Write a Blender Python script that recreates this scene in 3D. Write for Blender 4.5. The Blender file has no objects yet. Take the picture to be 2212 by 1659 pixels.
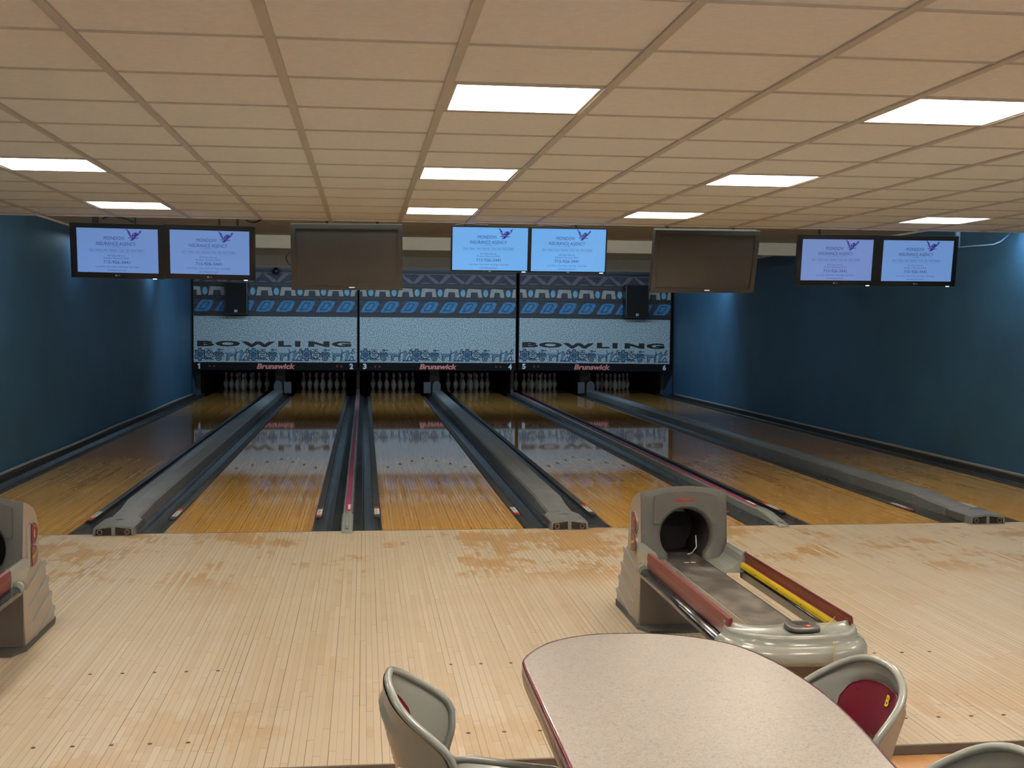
import bpy, bmesh, math, random
from mathutils import Vector, Matrix
random.seed(7)
sc = bpy.context.scene
C = sc.collection
PI = math.pi

# ------------------------------------------------------------------ camera, world, exposure
CAMP = (-0.6678, -8.9727, 1.5537); YAW, PITCH, ROLL, FPX = 0.1221, -0.051, 0.0075, 2610.93
fw = Vector((math.sin(YAW)*math.cos(PITCH), math.cos(YAW)*math.cos(PITCH), math.sin(PITCH)))
rt = Vector((math.cos(YAW), -math.sin(YAW), 0)); up = rt.cross(fw)
rt2 = rt*math.cos(ROLL) + up*math.sin(ROLL); up2 = up*math.cos(ROLL) - rt*math.sin(ROLL)
cam = bpy.data.cameras.new('camera'); cam.sensor_fit = 'HORIZONTAL'; cam.sensor_width = 36.0
cam.lens = FPX/2212*36.0; cam.clip_start = 0.05; cam.clip_end = 100
co = bpy.data.objects.new('camera', cam); C.objects.link(co); sc.camera = co
co.matrix_world = Matrix(((rt2.x, up2.x, -fw.x, CAMP[0]), (rt2.y, up2.y, -fw.y, CAMP[1]), (rt2.z, up2.z, -fw.z, CAMP[2]), (0, 0, 0, 1)))
w = bpy.data.worlds.new('world'); sc.world = w; w.use_nodes = True
w.node_tree.nodes['Background'].inputs[0].default_value = (0.5, 0.6, 0.75, 1)
w.node_tree.nodes['Background'].inputs[1].default_value = 0.02
sc.view_settings.view_transform = 'Standard'; sc.view_settings.look = 'None'
sc.view_settings.gamma = 1.0; sc.view_settings.use_curve_mapping = False
sc.view_settings.exposure = 0.29
PANEL_STRENGTH = 7.3          # LED ceiling panels
PANEL_COL = (1.0, 0.95, 0.87)
COOL = (0.55, 0.78, 1.0)       # cool tubes behind the ceiling beams over the lanes

def area_light(name, loc, rot, sx, sy, power, col):
    l = bpy.data.lights.new(name, 'AREA'); l.shape = 'RECTANGLE'; l.size = sx; l.size_y = sy; l.energy = power; l.color = col
    o = bpy.data.objects.new(name, l); o.location = loc; o.rotation_euler = rot; C.objects.link(o); return o
# tubes tucked behind the two beams of the upper ceiling, shining down the lanes
area_light('beam_tube_light', (0.9, 12.45, 2.60), (math.radians(55), 0, 0), 8.6, 0.06, 104, COOL)
area_light('beam_tube_light', (0.9, 7.55, 2.60), (math.radians(20), 0, 0), 8.6, 0.06, 14, COOL)
# added upper-ceiling fill hidden past the dropped ceiling's edge, and dim lamps over the pin decks
area_light('upper_fill_light', (0.9, 1.86, 2.56), (math.radians(88), 0, 0), 9.6, 0.10, 54, (0.97, 1.0, 0.93))
for x in (-2.45, .87, 4.2): area_light('pin_deck_light', (x, 16.75, 1.1), (math.radians(50), 0, 0), 2.9, 0.08, 0.5, (.8, .92, 1.0))
# added fill lamp behind the camera, tilted up to brighten the ceiling
area_light('ceiling_fill_light', (0.9, -11.6, 0.95), (math.radians(116), 0, 0), 9.0, 1.4, 52, (1.0, 0.95, 0.86))
# short lamps beside the blue walls that draw the light scallops
for x, y, p in ((-3.93, 11.6, 5.5), (-3.93, 6.3, 2.4), (-3.93, 2.5, 4.5), (5.68, 12.5, 7.0), (5.68, 2.3, 7.0)):
    area_light('wall_wash_light', (x, y, 2.56), (0, 0, 0), 0.08, 0.5, p, COOL)

# ------------------------------------------------------------------ helpers
def lin(c):
    return tuple((v/255/12.92 if v/255 <= .04045 else ((v/255+.055)/1.055)**2.4) for v in c)
MATS = {}
def mat(name, rgb, rough=.5, metal=0, spec=.5, emit=None, es=0, coat=0, srgb=True):
    if name in MATS: return MATS[name]
    m = bpy.data.materials.new(name); m.use_nodes = True
    b = m.node_tree.nodes['Principled BSDF']; c = lin(rgb) if srgb else rgb
    b.inputs['Base Color'].default_value = (*c, 1); b.inputs['Roughness'].default_value = rough
    b.inputs['Metallic'].default_value = metal; b.inputs['Specular IOR Level'].default_value = spec
    b.inputs['Coat Weight'].default_value = coat
    if emit:
        b.inputs['Emission Color'].default_value = (*(lin(emit) if srgb else emit), 1); b.inputs['Emission Strength'].default_value = es
    MATS[name] = m; return m
class NB:
    """small node-graph builder"""
    def __init__(s, m): s.m = m; s.t = m.node_tree; s.n = s.t.nodes; s.b = s.n['Principled BSDF']
    def new(s, typ, **kw):
        nd = s.n.new(typ)
        for k, v in kw.items(): setattr(nd, k, v)
        return nd
    def link(s, a, b): s.t.links.new(a, b)
    def put(s, sock, v):
        if isinstance(v, (int, float)): sock.default_value = v
        elif isinstance(v, tuple): sock.default_value = v
        else: s.link(v, sock)
    def math(s, op, a, b=None, c=None):
        nd = s.new('ShaderNodeMath', operation=op); s.put(nd.inputs[0], a)
        if b is not None: s.put(nd.inputs[1], b)
        if c is not None: s.put(nd.inputs[2], c)
        return nd.outputs[0]
    def pos(s): return s.new('ShaderNodeTexCoord').outputs['Object']
    def sep(s, v):
        nd = s.new('ShaderNodeSeparateXYZ'); s.link(v, nd.inputs[0]); return nd.outputs
    def comb(s, x, y, z):
        nd = s.new('ShaderNodeCombineXYZ')
        for i, v in enumerate((x, y, z)): s.put(nd.inputs[i], v)
        return nd.outputs[0]
    def noise(s, vec, scale, detail=3, rough=.5):
        nd = s.new('ShaderNodeTexNoise'); s.link(vec, nd.inputs['Vector']); nd.inputs['Scale'].default_value = scale
        nd.inputs['Detail'].default_value = detail; nd.inputs['Roughness'].default_value = rough; return nd.outputs['Fac']
    def white(s, vec):
        nd = s.new('ShaderNodeTexWhiteNoise', noise_dimensions='3D'); s.link(vec, nd.inputs[0]); return nd.outputs['Value']
    def ramp(s, fac, stops, interp='LINEAR'):
        nd = s.new('ShaderNodeValToRGB'); s.link(fac, nd.inputs[0]); e = nd.color_ramp.elements; nd.color_ramp.interpolation = interp
        while len(e) < len(stops): e.new(.5)
        for i, (p, c) in enumerate(stops): e[i].position = p; e[i].color = (*c, 1) if len(c) == 3 else c
        return nd.outputs[0]
    def mix(s, fac, a, b, typ='MIX'):
        nd = s.new('ShaderNodeMix', data_type='RGBA', blend_type=typ); s.put(nd.inputs[0], fac)
        for sk, v in ((nd.inputs[6], a), (nd.inputs[7], b)):
            if isinstance(v, tuple): sk.default_value = (*v, 1) if len(v) == 3 else v
            else: s.link(v, sk)
        return nd.outputs[2]
    def bump(s, h, strength=.1, dist=.01):
        nd = s.new('ShaderNodeBump'); nd.inputs['Strength'].default_value = strength; nd.inputs['Distance'].default_value = dist
        s.link(h, nd.inputs['Height']); s.link(nd.outputs[0], s.b.inputs['Normal'])

def wood(name, base, dark, light, board=.0274, seg=1.1, gap=.6, stain=None, rough=.35, coat=0, groove=.05, speck=0, stain_amt=.5, pine=None):
    """strips of timber along Y"""
    m = mat(name, (128, 128, 128), rough, coat=coat); nb = NB(m)
    x, y, z = nb.sep(nb.pos())
    bi = nb.math('FLOOR', nb.math('DIVIDE', x, board)); fx = nb.math('FRACT', nb.math('DIVIDE', x, board))
    rb = nb.white(nb.comb(bi, 3.0, 1.0))
    ys = nb.math('ADD', nb.math('DIVIDE', y, seg), nb.math('MULTIPLY', rb, 7.3))
    si = nb.math('FLOOR', ys); fy = nb.math('FRACT', ys)
    r2 = nb.white(nb.comb(bi, si, 5.0))
    col = nb.ramp(r2, [(0, lin(dark)), (.35, lin(base)), (.75, lin(base)), (1, lin(light))])
    grain = nb.noise(nb.comb(nb.math('MULTIPLY', x, 90), nb.math('MULTIPLY', y, 2.5), r2), 1.0, 4, .6)
    col = nb.mix(nb.math('MULTIPLY', grain, .35), col, lin(dark), 'MIX')
    if pine:                                            # darker timber past the splice
        col = nb.mix(nb.ramp(nb.math('SUBTRACT', nb.math('ADD', y, nb.math('MULTIPLY', nb.math('FRACT', nb.math('DIVIDE', bi, 2.0)), .6)), 4.9), [(0, (0, 0, 0)), (.02, (1, 1, 1))]), col, lin(pine), 'MULTIPLY')
    if stain:
        big = nb.noise(nb.comb(nb.math('MULTIPLY', x, 1.6), nb.math('MULTIPLY', y, 1.5), nb.math('MULTIPLY', r2, .55)), 1.0, 5, .62)
        mask = nb.ramp(big, [(.52, (0, 0, 0)), (.58, (1, 1, 1))])
        yb = nb.math('MULTIPLY', nb.ramp(nb.math('MULTIPLY_ADD', y, .2, 1.0), [(.0, (.5,)*3), (.14, (.35,)*3), (.3, (.06,)*3), (.60, (.12,)*3), (.70, (.9,)*3), (1, (.85,)*3)]), stain_amt)
        col = nb.mix(nb.math('MULTIPLY', mask, yb), col, lin(stain), 'MIX')
    # dark joints, each board with its own strength
    e1 = nb.math('LESS_THAN', fx, groove); jr = nb.math('MULTIPLY', nb.ramp(rb, [(0, (.25,)*3), (.5, (.6,)*3), (1, (1,)*3)]), nb.ramp(r2, [(0, (.3,)*3), (.7, (1,)*3)]))
    e2 = nb.math('LESS_THAN', fy, .0028/seg)
    j = nb.math('MAXIMUM', nb.math('MULTIPLY', e1, jr), nb.math('MULTIPLY', e2, .75))
    col = nb.mix(nb.math('MULTIPLY', j, gap), col, lin((50, 34, 18)), 'MIX')
    if speck:
        sp = nb.noise(nb.comb(nb.math('MULTIPLY', x, 60), nb.math('MULTIPLY', y, 9), 2.0), 1.0, 2, .5)
        col = nb.mix(nb.ramp(sp, [(.70, (0, 0, 0)), (.76, (speck,)*3)]), col, lin((60, 38, 16)), 'MIX')
    nb.link(col, nb.b.inputs['Base Color'])
    rr = nb.math('MULTIPLY_ADD', nb.noise(nb.pos(), 3.0, 3), rough*.5, rough*.75); nb.link(rr, nb.b.inputs['Roughness'])
    return m
def mottled(name, c1, c2, scale=20, rough=.5, bump=0, detail=3, lo=.35, hi=.65, spec=.5, metal=0, coat=0, stretch=None):
    m = mat(name, c1, rough, metal, spec, coat=coat); nb = NB(m); p = nb.pos()
    if stretch:
        x, y, z = nb.sep(p); p = nb.comb(nb.math('MULTIPLY', x, stretch[0]), nb.math('MULTIPLY', y, stretch[1]), nb.math('MULTIPLY', z, stretch[2]))
    f = nb.noise(p, scale, detail)
    nb.link(nb.ramp(f, [(lo, lin(c1)), (hi, lin(c2))]), nb.b.inputs['Base Color'])
    if bump: nb.bump(f, bump, .004)
    return m

M_APP = wood('approach_maple', (197, 183, 157), (188, 171, 142), (203, 190, 166), seg=1.0, gap=1.0, stain=(172, 136, 84), rough=.42, groove=.10, stain_amt=1.0)
M_LOW = wood('lower_floor_oak', (188, 140, 88), (160, 112, 64), (204, 160, 108), board=.06, seg=1.2, gap=.5, rough=.35, groove=.03)
M_LANE = wood('lane_maple', (222, 170, 84), (200, 144, 60), (232, 188, 110), seg=1.5, gap=.9, rough=.04, groove=.125, speck=.5, pine=(224, 214, 236))
M_TILE = mottled('ceiling_tile', (236, 238, 238), (231, 233, 233), 45, .9, .08)
M_TBAR = mat('ceiling_tbar', (196, 192, 188), .5)
M_TGAP = mat('ceiling_shadow_gap', (120, 104, 86), .9)
M_LED = mat('led_diffuser', (255, 255, 255), .5, emit=(1, 1, 1), es=1, srgb=False)
M_LED.node_tree.nodes['Principled BSDF'].inputs['Emission Color'].default_value = (*PANEL_COL, 1)
M_LED.node_tree.nodes['Principled BSDF'].inputs['Emission Strength'].default_value = PANEL_STRENGTH
M_BLUE = mottled('blue_wall_paint', (52, 92, 120), (56, 98, 128), 2.0, .55, .03)
M_UPCEIL = mottled('upper_ceiling_paint', (205, 200, 186), (196, 190, 176), 6, .8)
M_BEAM = mottled('beam_paint', (232, 232, 220), (226, 226, 214), 5, .7)
M_BACKWALL = mat('back_wall_paint', (205, 205, 205), .8)
M_BLACK = mat('black_plastic', (22, 22, 24), .35)
M_DARK = mottled('dark_masking_metal', (26, 27, 30), (31, 32, 36), 8, .5)
M_PIT = mat('pit_black', (16, 16, 17), .8)
M_GUT = mottled('gutter_composite', (62, 65, 67), (78, 80, 82), 3.0, .22, 0, 5, .4, .7, stretch=(6, .6, 1))
M_GUTRAIL = mottled('bumper_rail_plastic', (52, 54, 55), (60, 62, 62), 10, .4)
M_CAP = mottled('capping_grey', (112, 117, 119), (120, 124, 125), 4, .38)
M_CAPD = mat('capping_shade_grey', (84, 86, 86), .5)
M_LGREY = mat('light_grey_plastic', (148, 154, 147), .25, coat=.25)
M_LGREY2 = mat('warm_grey_plastic', (150, 142, 130), .4)
M_HOODF = mottled('hood_front_grey', (74, 77, 77), (79, 82, 81), 160, .5, .05)
M_HOODS = mat('hood_side_taupe', (160, 148, 134), .38)
M_HOODL = mat('hood_lower_taupe', (100, 92, 84), .4)
M_FLUTE = mat('hood_flute_grey', (150, 156, 154), .35)
M_MAROON = mat('maroon_plastic', (106, 28, 44), .25, coat=.3)
M_MAROON2 = mat('maroon_rail', (112, 40, 42), .32)
M_YEL = mat('yellow_strip', (226, 196, 30), .35)
M_YELT = mat('yellow_print', (236, 204, 44), .5)
M_CHROME = mat('dark_chrome', (120, 122, 126), .22, 1)
M_SILV = mat('silver_trim', (190, 188, 184), .3, .6)
M_BELT = mottled('scuffed_belt', (62, 60, 58), (120, 116, 110), 6, .3, .05, 6, .40, .66, stretch=(1.6, 1, 1))
M_MATR = mat('rubber_mat', (70, 70, 68), .7)
M_BROWN = mat('brown_skirt', (112, 96, 80), .5)
M_WHITE = mat('white_print', (205, 220, 232), .5)
M_REDP = mat('red_print', (168, 40, 48), .5)
M_PINKP = mat('salmon_print', (224, 134, 134), .5)
M_INK = mat('black_print', (18, 17, 18), .5)
M_TVB = mat('gloss_black_bezel', (15, 15, 17), .3, spec=.3)
M_TVS = mottled('dead_screen', (58, 58, 58), (62, 61, 60), 2, .65, spec=.2)
M_TVBB = mat('grey_black_bezel', (54, 54, 53), .5, spec=.25)
M_PIN = mat('pin_white', (216, 220, 222), .25, coat=.4)
M_PINR = mat('pin_red', (190, 40, 40), .3)
M_SCRT = mat('screen_navy', (10, 14, 50), .5, emit=(28, 40, 96), es=.9)

# laminate with fine squiggles
M_LAM = mat('table_laminate', (200, 190, 176), .32); nb = NB(M_LAM); p = nb.pos()
wob = nb.new('ShaderNodeTexNoise'); nb.link(p, wob.inputs['Vector']); wob.inputs['Scale'].default_value = 60; wob.inputs['Detail'].default_value = 2
add = nb.new('ShaderNodeVectorMath', operation='MULTIPLY_ADD'); nb.link(wob.outputs['Color'], add.inputs[0]); add.inputs[1].default_value = (.03,)*3; nb.link(p, add.inputs[2])
colr = (150, 147, 138)
base = None
for k, (sc_, tint) in enumerate(((85, (122, 92, 96)), (100, (98, 98, 108)), (120, (104, 100, 80)))):
    v = nb.new('ShaderNodeTexNoise'); nb.link(add.outputs[0], v.inputs['Vector']); v.inputs['Scale'].default_value = sc_; v.inputs['Detail'].default_value = 1
    v.noise_dimensions = '4D'; v.inputs['W'].default_value = k*3.7
    line = nb.ramp(nb.math('ABSOLUTE', nb.math('SUBTRACT', v.outputs['Fac'], .5)), [(0, (.75,)*3), (.022, (0, 0, 0))])
    base = nb.mix(line, lin(colr) if base is None else base, lin(tint))
nb.link(base, nb.b.inputs['Base Color'])

# speckled masking panel
M_PANEL = mat('speckled_panel', (150, 165, 172), .6); nb = NB(M_PANEL); p = nb.pos()
f1 = nb.noise(p, 48, 3, .7)
nb.link(nb.ramp(f1, [(.36, lin((84, 110, 128))), (.5, lin((156, 178, 188))), (.62, lin((218, 228, 228)))]), nb.b.inputs['Base Color'])
M_BANDBG = mottled('band_background', (44, 46, 56), (62, 66, 84), 14, .6)
M_ARCH = mottled('arch_grey', (150, 150, 146), (176, 174, 168), 18, .6)
M_OVAL = mottled('oval_blue', (104, 160, 186), (128, 182, 202), 18, .6)
M_DBL = mottled('motif_blue', (46, 114, 166), (66, 140, 190), 14, .6)
M_TAUPE = mottled('zigzag_taupe', (104, 94, 100), (120, 110, 114), 30, .6)
M_GLF = mat('glyph_fill', (92, 130, 160), .6)
M_GLO = mat('glyph_outline', (24, 54, 84), .6)

def lst(m): return m if isinstance(m, (list, tuple)) else [m]
class MB:
    def __init__(s): s.bm = bmesh.new()
    def poly(s, pts, mi=0, smooth=False):
        f = s.bm.faces.new([s.bm.verts.new(p) for p in pts]); f.material_index = mi; f.smooth = smooth; return f
    def box(s, x0, x1, y0, y1, z0, z1, mi=0, bev=0):
        r = bmesh.ops.create_cube(s.bm, size=1); vs = r['verts']
        for v in vs: v.co = Vector(((x0+x1)/2+v.co.x*(x1-x0), (y0+y1)/2+v.co.y*(y1-y0), (z0+z1)/2+v.co.z*(z1-z0)))
        fs = {f for v in vs for f in v.link_faces}
        for f in fs: f.material_index = mi
        if bev:
            es = {e for f in fs for e in f.edges}
            rr = bmesh.ops.bevel(s.bm, geom=list(es), offset=bev, segments=2, affect='EDGES', profile=.5)
            for f in rr['faces']: f.material_index = mi
        return s
    def grid(s, rows, mi=0, closed=False, smooth=True, cap=False, mif=None):
        """rows of points -> quads"""
        vr = [[s.bm.verts.new(p) for p in r] for r in rows]; n = len(vr[0])
        for i in range(len(vr)-1):
            for j in range(n if closed else n-1):
                f = s.bm.faces.new((vr[i][j], vr[i][(j+1) % n], vr[i+1][(j+1) % n], vr[i+1][j]))
                f.smooth = smooth; f.material_index = mif(i, j) if mif else mi
        if cap:
            for r in (vr[0][::-1], vr[-1]):
                f = s.bm.faces.new(r); f.material_index = mi if not mif else mif(0, 0)
        return vr
    def sweep(s, prof, y0, y1, mi=0, smooth=False, n=1, mif=None, closed=True, yfun=None):
        """profile in XZ swept along Y"""
        rows = []
        for k in range(n+1):
            y = y0+(y1-y0)*k/n; rows.append([(x, y, z) for x, z in (yfun(y, prof) if yfun else prof)])
        s.grid(rows, mi, closed, smooth, cap=closed, mif=mif); return s
    def prism(s, pts, axis, a, b, mi=0, smooth=False):
        """2D polygon extruded along axis: 'x' pts are (y,z), 'y' pts are (x,z), 'z' pts are (x,y)"""
        P = {'x': lambda u, v, t: (t, u, v), 'y': lambda u, v, t: (u, t, v), 'z': lambda u, v, t: (u, v, t)}[axis]
        s.grid([[P(u, v, a) for u, v in pts], [P(u, v, b) for u, v in pts]], mi, True, smooth, cap=True); return s
    def tube(s, pts, r, mi=0, n=10, cap=True):
        pts = [Vector(p) for p in pts]; rows = []; nrm = None
        for i, p in enumerate(pts):
            t = ((pts[min(i+1, len(pts)-1)]-p).normalized()+(p-pts[max(i-1, 0)]).normalized())
            if t.length < 1e-6: t = Vector((0, 0, 1))
            t.normalize()
            if nrm is None:
                nrm = t.orthogonal().normalized()
            nrm = (nrm-t*nrm.dot(t)).normalized(); bn = t.cross(nrm)
            rr = r[i] if isinstance(r, (list, tuple)) else r
            rows.append([p+nrm*math.cos(2*PI*k/n)*rr+bn*math.sin(2*PI*k/n)*rr for k in range(n)])
        s.grid(rows, mi, True, True, cap=cap); return s
    def lathe(s, prof, cx=0, cy=0, n=16, mi=0, mif=None):
        rows = [[(cx+r*math.cos(2*PI*k/n), cy+r*math.sin(2*PI*k/n), z) for k in range(n)] for r, z in prof]
        s.grid(rows, mi, True, True, cap=True, mif=mif); return s
    def disc(s, c, r, ax='y', n=20, mi=0, t=.004):
        pts = [(c[0 if ax != 'x' else 1]+r*math.cos(2*PI*k/n), (c[2] if ax != 'z' else c[1])+r*math.sin(2*PI*k/n)) for k in range(n)]
        a = {'x': c[0], 'y': c[1], 'z': c[2]}[ax]; s.prism(pts, ax, a, a+t, mi); return s
    def build(s, name, mats, parent=None, loc=None, autosmooth=False):
        bmesh.ops.recalc_face_normals(s.bm, faces=s.bm.faces)
        me = bpy.data.meshes.new(name); s.bm.to_mesh(me); s.bm.free()
        for m in lst(mats): me.materials.append(m)
        o = bpy.data.objects.new(name, me); C.objects.link(o)
        if loc: o.location = loc
        if parent: o.parent = parent
        return o
def part(name, me, mats, parent):
    o = bpy.data.objects.new(name, me); C.objects.link(o); o.parent = parent
    if mats:
        me.materials.clear()
        for m in lst(mats): me.materials.append(m)
    return o
def thing(name, label, cat, loc=(0, 0, 0), rotz=0, group=None):
    o = bpy.data.objects.new(name, None); o.empty_display_size = .1; C.objects.link(o); o.location = loc; o.rotation_euler = (0, 0, rotz)
    o['label'] = label; o['category'] = cat
    if group: o['group'] = group
    return o
def tag(o, label, cat, group=None):
    o['label'] = label; o['category'] = cat
    if group: o['group'] = group
    return o
def struct(o): o['kind'] = 'structure'; return o
def dup(root, label=None, loc=None, rotz=None, skip=()):
    kids = {}
    for o in bpy.data.objects:
        if o.parent: kids.setdefault(o.parent.name, []).append(o)
    def rec(o, par):
        c = o.copy(); C.objects.link(c); c.parent = par
        for ch in kids.get(o.name, []):
            if ch.name.split('.')[0] in skip: continue
            rec(ch, c)
        return c
    r = rec(root, None)
    if label: r['label'] = label
    if loc: r.location = loc
    if rotz is not None: r.rotation_euler = (0, 0, rotz)
    return r
def text_mesh(txt, size=1, bold=0, shear=0, align='CENTER', extrude=0, spacing=1.0):
    cu = bpy.data.curves.new('t', 'FONT'); cu.body = txt; cu.size = size; cu.offset = bold; cu.shear = shear
    cu.align_x = align; cu.align_y = 'CENTER'; cu.extrude = extrude; cu.resolution_u = 3; cu.space_character = spacing
    o = bpy.data.objects.new('t', cu); C.objects.link(o); bpy.context.view_layer.update()
    me = bpy.data.meshes.new_from_object(o.evaluated_get(bpy.context.evaluated_depsgraph_get()))
    bpy.data.objects.remove(o); bpy.data.curves.remove(cu); return me
def place_text(txts, name, mats, parent, frame=None):
    """txts: (string, size, bold, shear, x, z, width or None, matindex); plane XZ facing -Y by default; frame: 3 vectors (origin, right, up)"""
    O, R, U = frame or (Vector((0, 0, 0)), Vector((1, 0, 0)), Vector((0, 0, 1)))
    bm = bmesh.new()
    for (t, size, bold, shear, x, z, wd, mi) in txts:
        me = text_mesh(t, 1, bold, shear)
        xs = [v.co.x for v in me.vertices]; w0 = max(xs)-min(xs); sx = (wd/w0) if wd else size
        cx = (max(xs)+min(xs))/2
        ys = [v.co.y for v in me.vertices]; cy = (max(ys)+min(ys))/2; hy = max(ys)-min(ys)
        sy = size/hy if wd else size
        n0 = len(bm.verts); nf = len(bm.faces); bm.from_mesh(me); bm.verts.ensure_lookup_table(); bm.faces.ensure_lookup_table()
        for v in bm.verts[n0:]:
            v.co = O+R*((v.co.x-cx)*sx+x)+U*((v.co.y-cy)*sy+z)
        for f in bm.faces[nf:]: f.material_index = mi; f.smooth = False
        bpy.data.meshes.remove(me)
    me = bpy.data.meshes.new(name); bm.to_mesh(me); bm.free()
    return part(name, me, mats, parent)

# ------------------------------------------------------------------ layout
LW = 1.06; GW = .225
LC = {1: -3.322, 2: -1.582, 3: 0.0, 4: 1.737, 5: 3.324, 6: 5.066}
WCAP = {0: (LC[1]+LC[2])/2, 1: (LC[3]+LC[4])/2, 2: (LC[5]+LC[6])/2}
NCAP = {0: (LC[2]+LC[3])/2, 1: (LC[4]+LC[5])/2}
XL, XR = -4.17, 5.92
YE = -4.775                      # end of the approach
ZC, ZU = 2.43, 2.68              # dropped ceiling, upper ceiling
YCE = 1.75                       # where the dropped ceiling ends
YM = 16.3                        # masking plane
YB = -12.0                       # wall behind the camera
# ------------------------------------------------------------------ room shell
b = MB(); b.box(XL, XR, YE, 0, -.03, 0); floor = struct(b.build('floor', M_APP))
b = MB()
for l in LC:
    for k in (-2, -1, 0, 1, 2):
        for y in (-3.566, -4.487):
            b.lathe([(.0085, .0002), (.0085, .0012)], LC[l]+k*.137, y, 12)
o = b.build('approach_dots', mat('dot_brown', (70, 44, 28), .5), floor)
b = MB(); b.box(XL, XR, -7.6, YE-.012, -.2, -.034); struct(b.build('floor', M_LOW))
b = MB(); b.box(XL, XR, YB, -7.6, -.2, -.034); struct(b.build('floor', mottled('neutral_bounce_carpet', (128, 130, 134), (140, 142, 146), 40, .9)))  # unseen floor; grey carpet put in to keep bounced light neutral
b = MB(); b.box(XL, XR, YE-.012, YE, -.034, .002, 0, .002); struct(b.build('trim_1', mat('step_nosing', (92, 84, 76), .45)))
b = MB(); b.box(XL, XR, 0, 21.0, -.25, -.20); struct(b.build('floor', M_PIT))
def wall(name, x0, x1, y0, y1, z0, z1, m): 
    q = MB(); q.box(x0, x1, y0, y1, z0, z1); return struct(q.build(name, m))
wall('wall_left', XL-.1, XL, YB, 21, -.25, ZU, M_BLUE)
wall('wall_right', XR, XR+.1, YB, 21, -.25, ZU, M_BLUE)
wall('wall_back', XL-.1, XR+.1, YB-.1, YB, -.25, ZU, M_BACKWALL)
wall('wall_far', XL-.1, XR+.1, 21, 21.1, -.25, ZU, M_PIT)
# upper ceiling over the lanes with two beams
b = MB(); b.box(XL, XR, YCE-.02, 21, ZU, ZU+.06); struct(b.build('ceiling', M_UPCEIL))
for i, y in enumerate((7.3, 12.2)):
    b = MB(); b.box(XL, XR, y, y+.14, 2.508 if i == 0 else 2.472, ZU, 0, .004); struct(b.build('trim_%d' % (2+i), M_BEAM))
# pale edge moulding on top of both blue walls
for i, (x0, x1) in enumerate(((XL, XL+.02), (XR-.02, XR))):
    b = MB(); b.box(x0, x1, YCE+.03, YM, ZU-.022, ZU, 0, .003); struct(b.build('trim_%d' % (4+i), M_BEAM))
# dropped ceiling: tiles between T-bars, cells with lights left open
GX0, GP = -.358, .60; GY0, GQ = -4.50, .61
LCOL = (-4, 0, 3, 7); LROW = (-4, 0, 4, 8)
xs = [x for x in [GX0+GP*k for k in range(-7, 11)] if XL < x < XR]; xs = [XL]+xs+[XR]
ys = [y for y in [GY0+GQ*k for k in range(-13, 11)] if YB < y < YCE-.05]; ys = [YB]+ys+[YCE]
lightcells = {(round(GX0+GP*c, 3), round(GY0+GQ*r, 3)) for c in LCOL for r in LROW}
b = MB()
for i in range(len(xs)-1):
    for j in range(len(ys)-1):
        if (round(xs[i], 3), round(ys[j], 3)) in lightcells: continue
        b.box(xs[i], xs[i+1], ys[j], ys[j+1], ZC+.004, ZC+.02)
b.box(XL, XR, YCE, YCE+.015, ZC-.002, ZU)            # riser up to the upper ceiling
ceil = struct(b.build('ceiling', M_TILE))
b = MB()
for x in xs[1:-1]: b.box(x-.017, x+.017, YB, YCE, ZC-.004, ZC+.006)
for y in ys[1:-1]: b.box(XL, XR, y-.006, y+.006, ZC-.002, ZC+.0055, 1)
b.build('ceiling_grid', [M_TBAR, mat('cross_tee', (198, 190, 178), .6)], ceil)
# lights
cname = {-4: 'column near the left blue wall', 0: 'middle column', 3: 'column right of the middle', 7: 'column near the right blue wall'}
rname = {8: 'row nearest the televisions', 4: 'second row from the televisions', 0: 'large near row', -4: 'row above the seating', -8: 'row farthest behind the seating'}
led0 = None
for r in LROW:
    for c in LCOL:
        x, y = GX0+GP*(c+.5), GY0+GQ*(r+.5)
        lab = 'square white LED ceiling panel, %s, %s' % (rname[r], cname[c])
        if led0 is None:
            led0 = thing('ceiling_light', lab, 'ceiling light', (x, y, ZC), 0, 'LED panels in the dropped ceiling')
            q = MB(); q.box(-.268, .268, -.268, .268, .004, .012); q.build('diffuser', M_LED, led0)
            q = MB(); h = .287
            for a0, a1, b0, b1 in ((-h, h, -h, -.268), (-h, h, .268, h), (-h, -.268, -.268, .268), (.268, h, -.268, .268)): q.box(a0, a1, b0, b1, -.001, .016)
            q.build('frame', M_TBAR, led0)
        else: dup(led0, lab, (x, y, ZC))

# ------------------------------------------------------------------ lanes
ordn = {1: 'leftmost lane', 2: 'second lane from the left', 3: 'third lane from the left', 4: 'fourth lane from the left', 5: 'fifth lane from the left', 6: 'rightmost lane'}
for l, cx in LC.items():
    t = thing('bowling_lane', 'polished amber maple bowling lane, %s' % ordn[l], 'bowling lane', (cx, 0, 0), 0, 'six bowling lanes')
    b = MB(); b.box(-LW/2, LW/2, .004, 19.3, -.05, 0, 0); b.build('lane_surface', M_LANE, t)
    b = MB()
    for k in range(-3, 4):                             # target arrows
        x = k*.137; y = 4.78-abs(k)*.28
        b.prism([(x-.016, y-.07), (x+.016, y-.07), (x, y+.08)], 'z', .0003, .0012)
    for k in (-4, -3, -2, 2, 3, 4): b.lathe([(.009, .0003), (.009, .0012)], k*.1, 2.1, 10)
    b.build('target_arrow', mat('arrow_brown', (96, 66, 38), .4), t)['kind'] = 'stuff'
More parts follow.
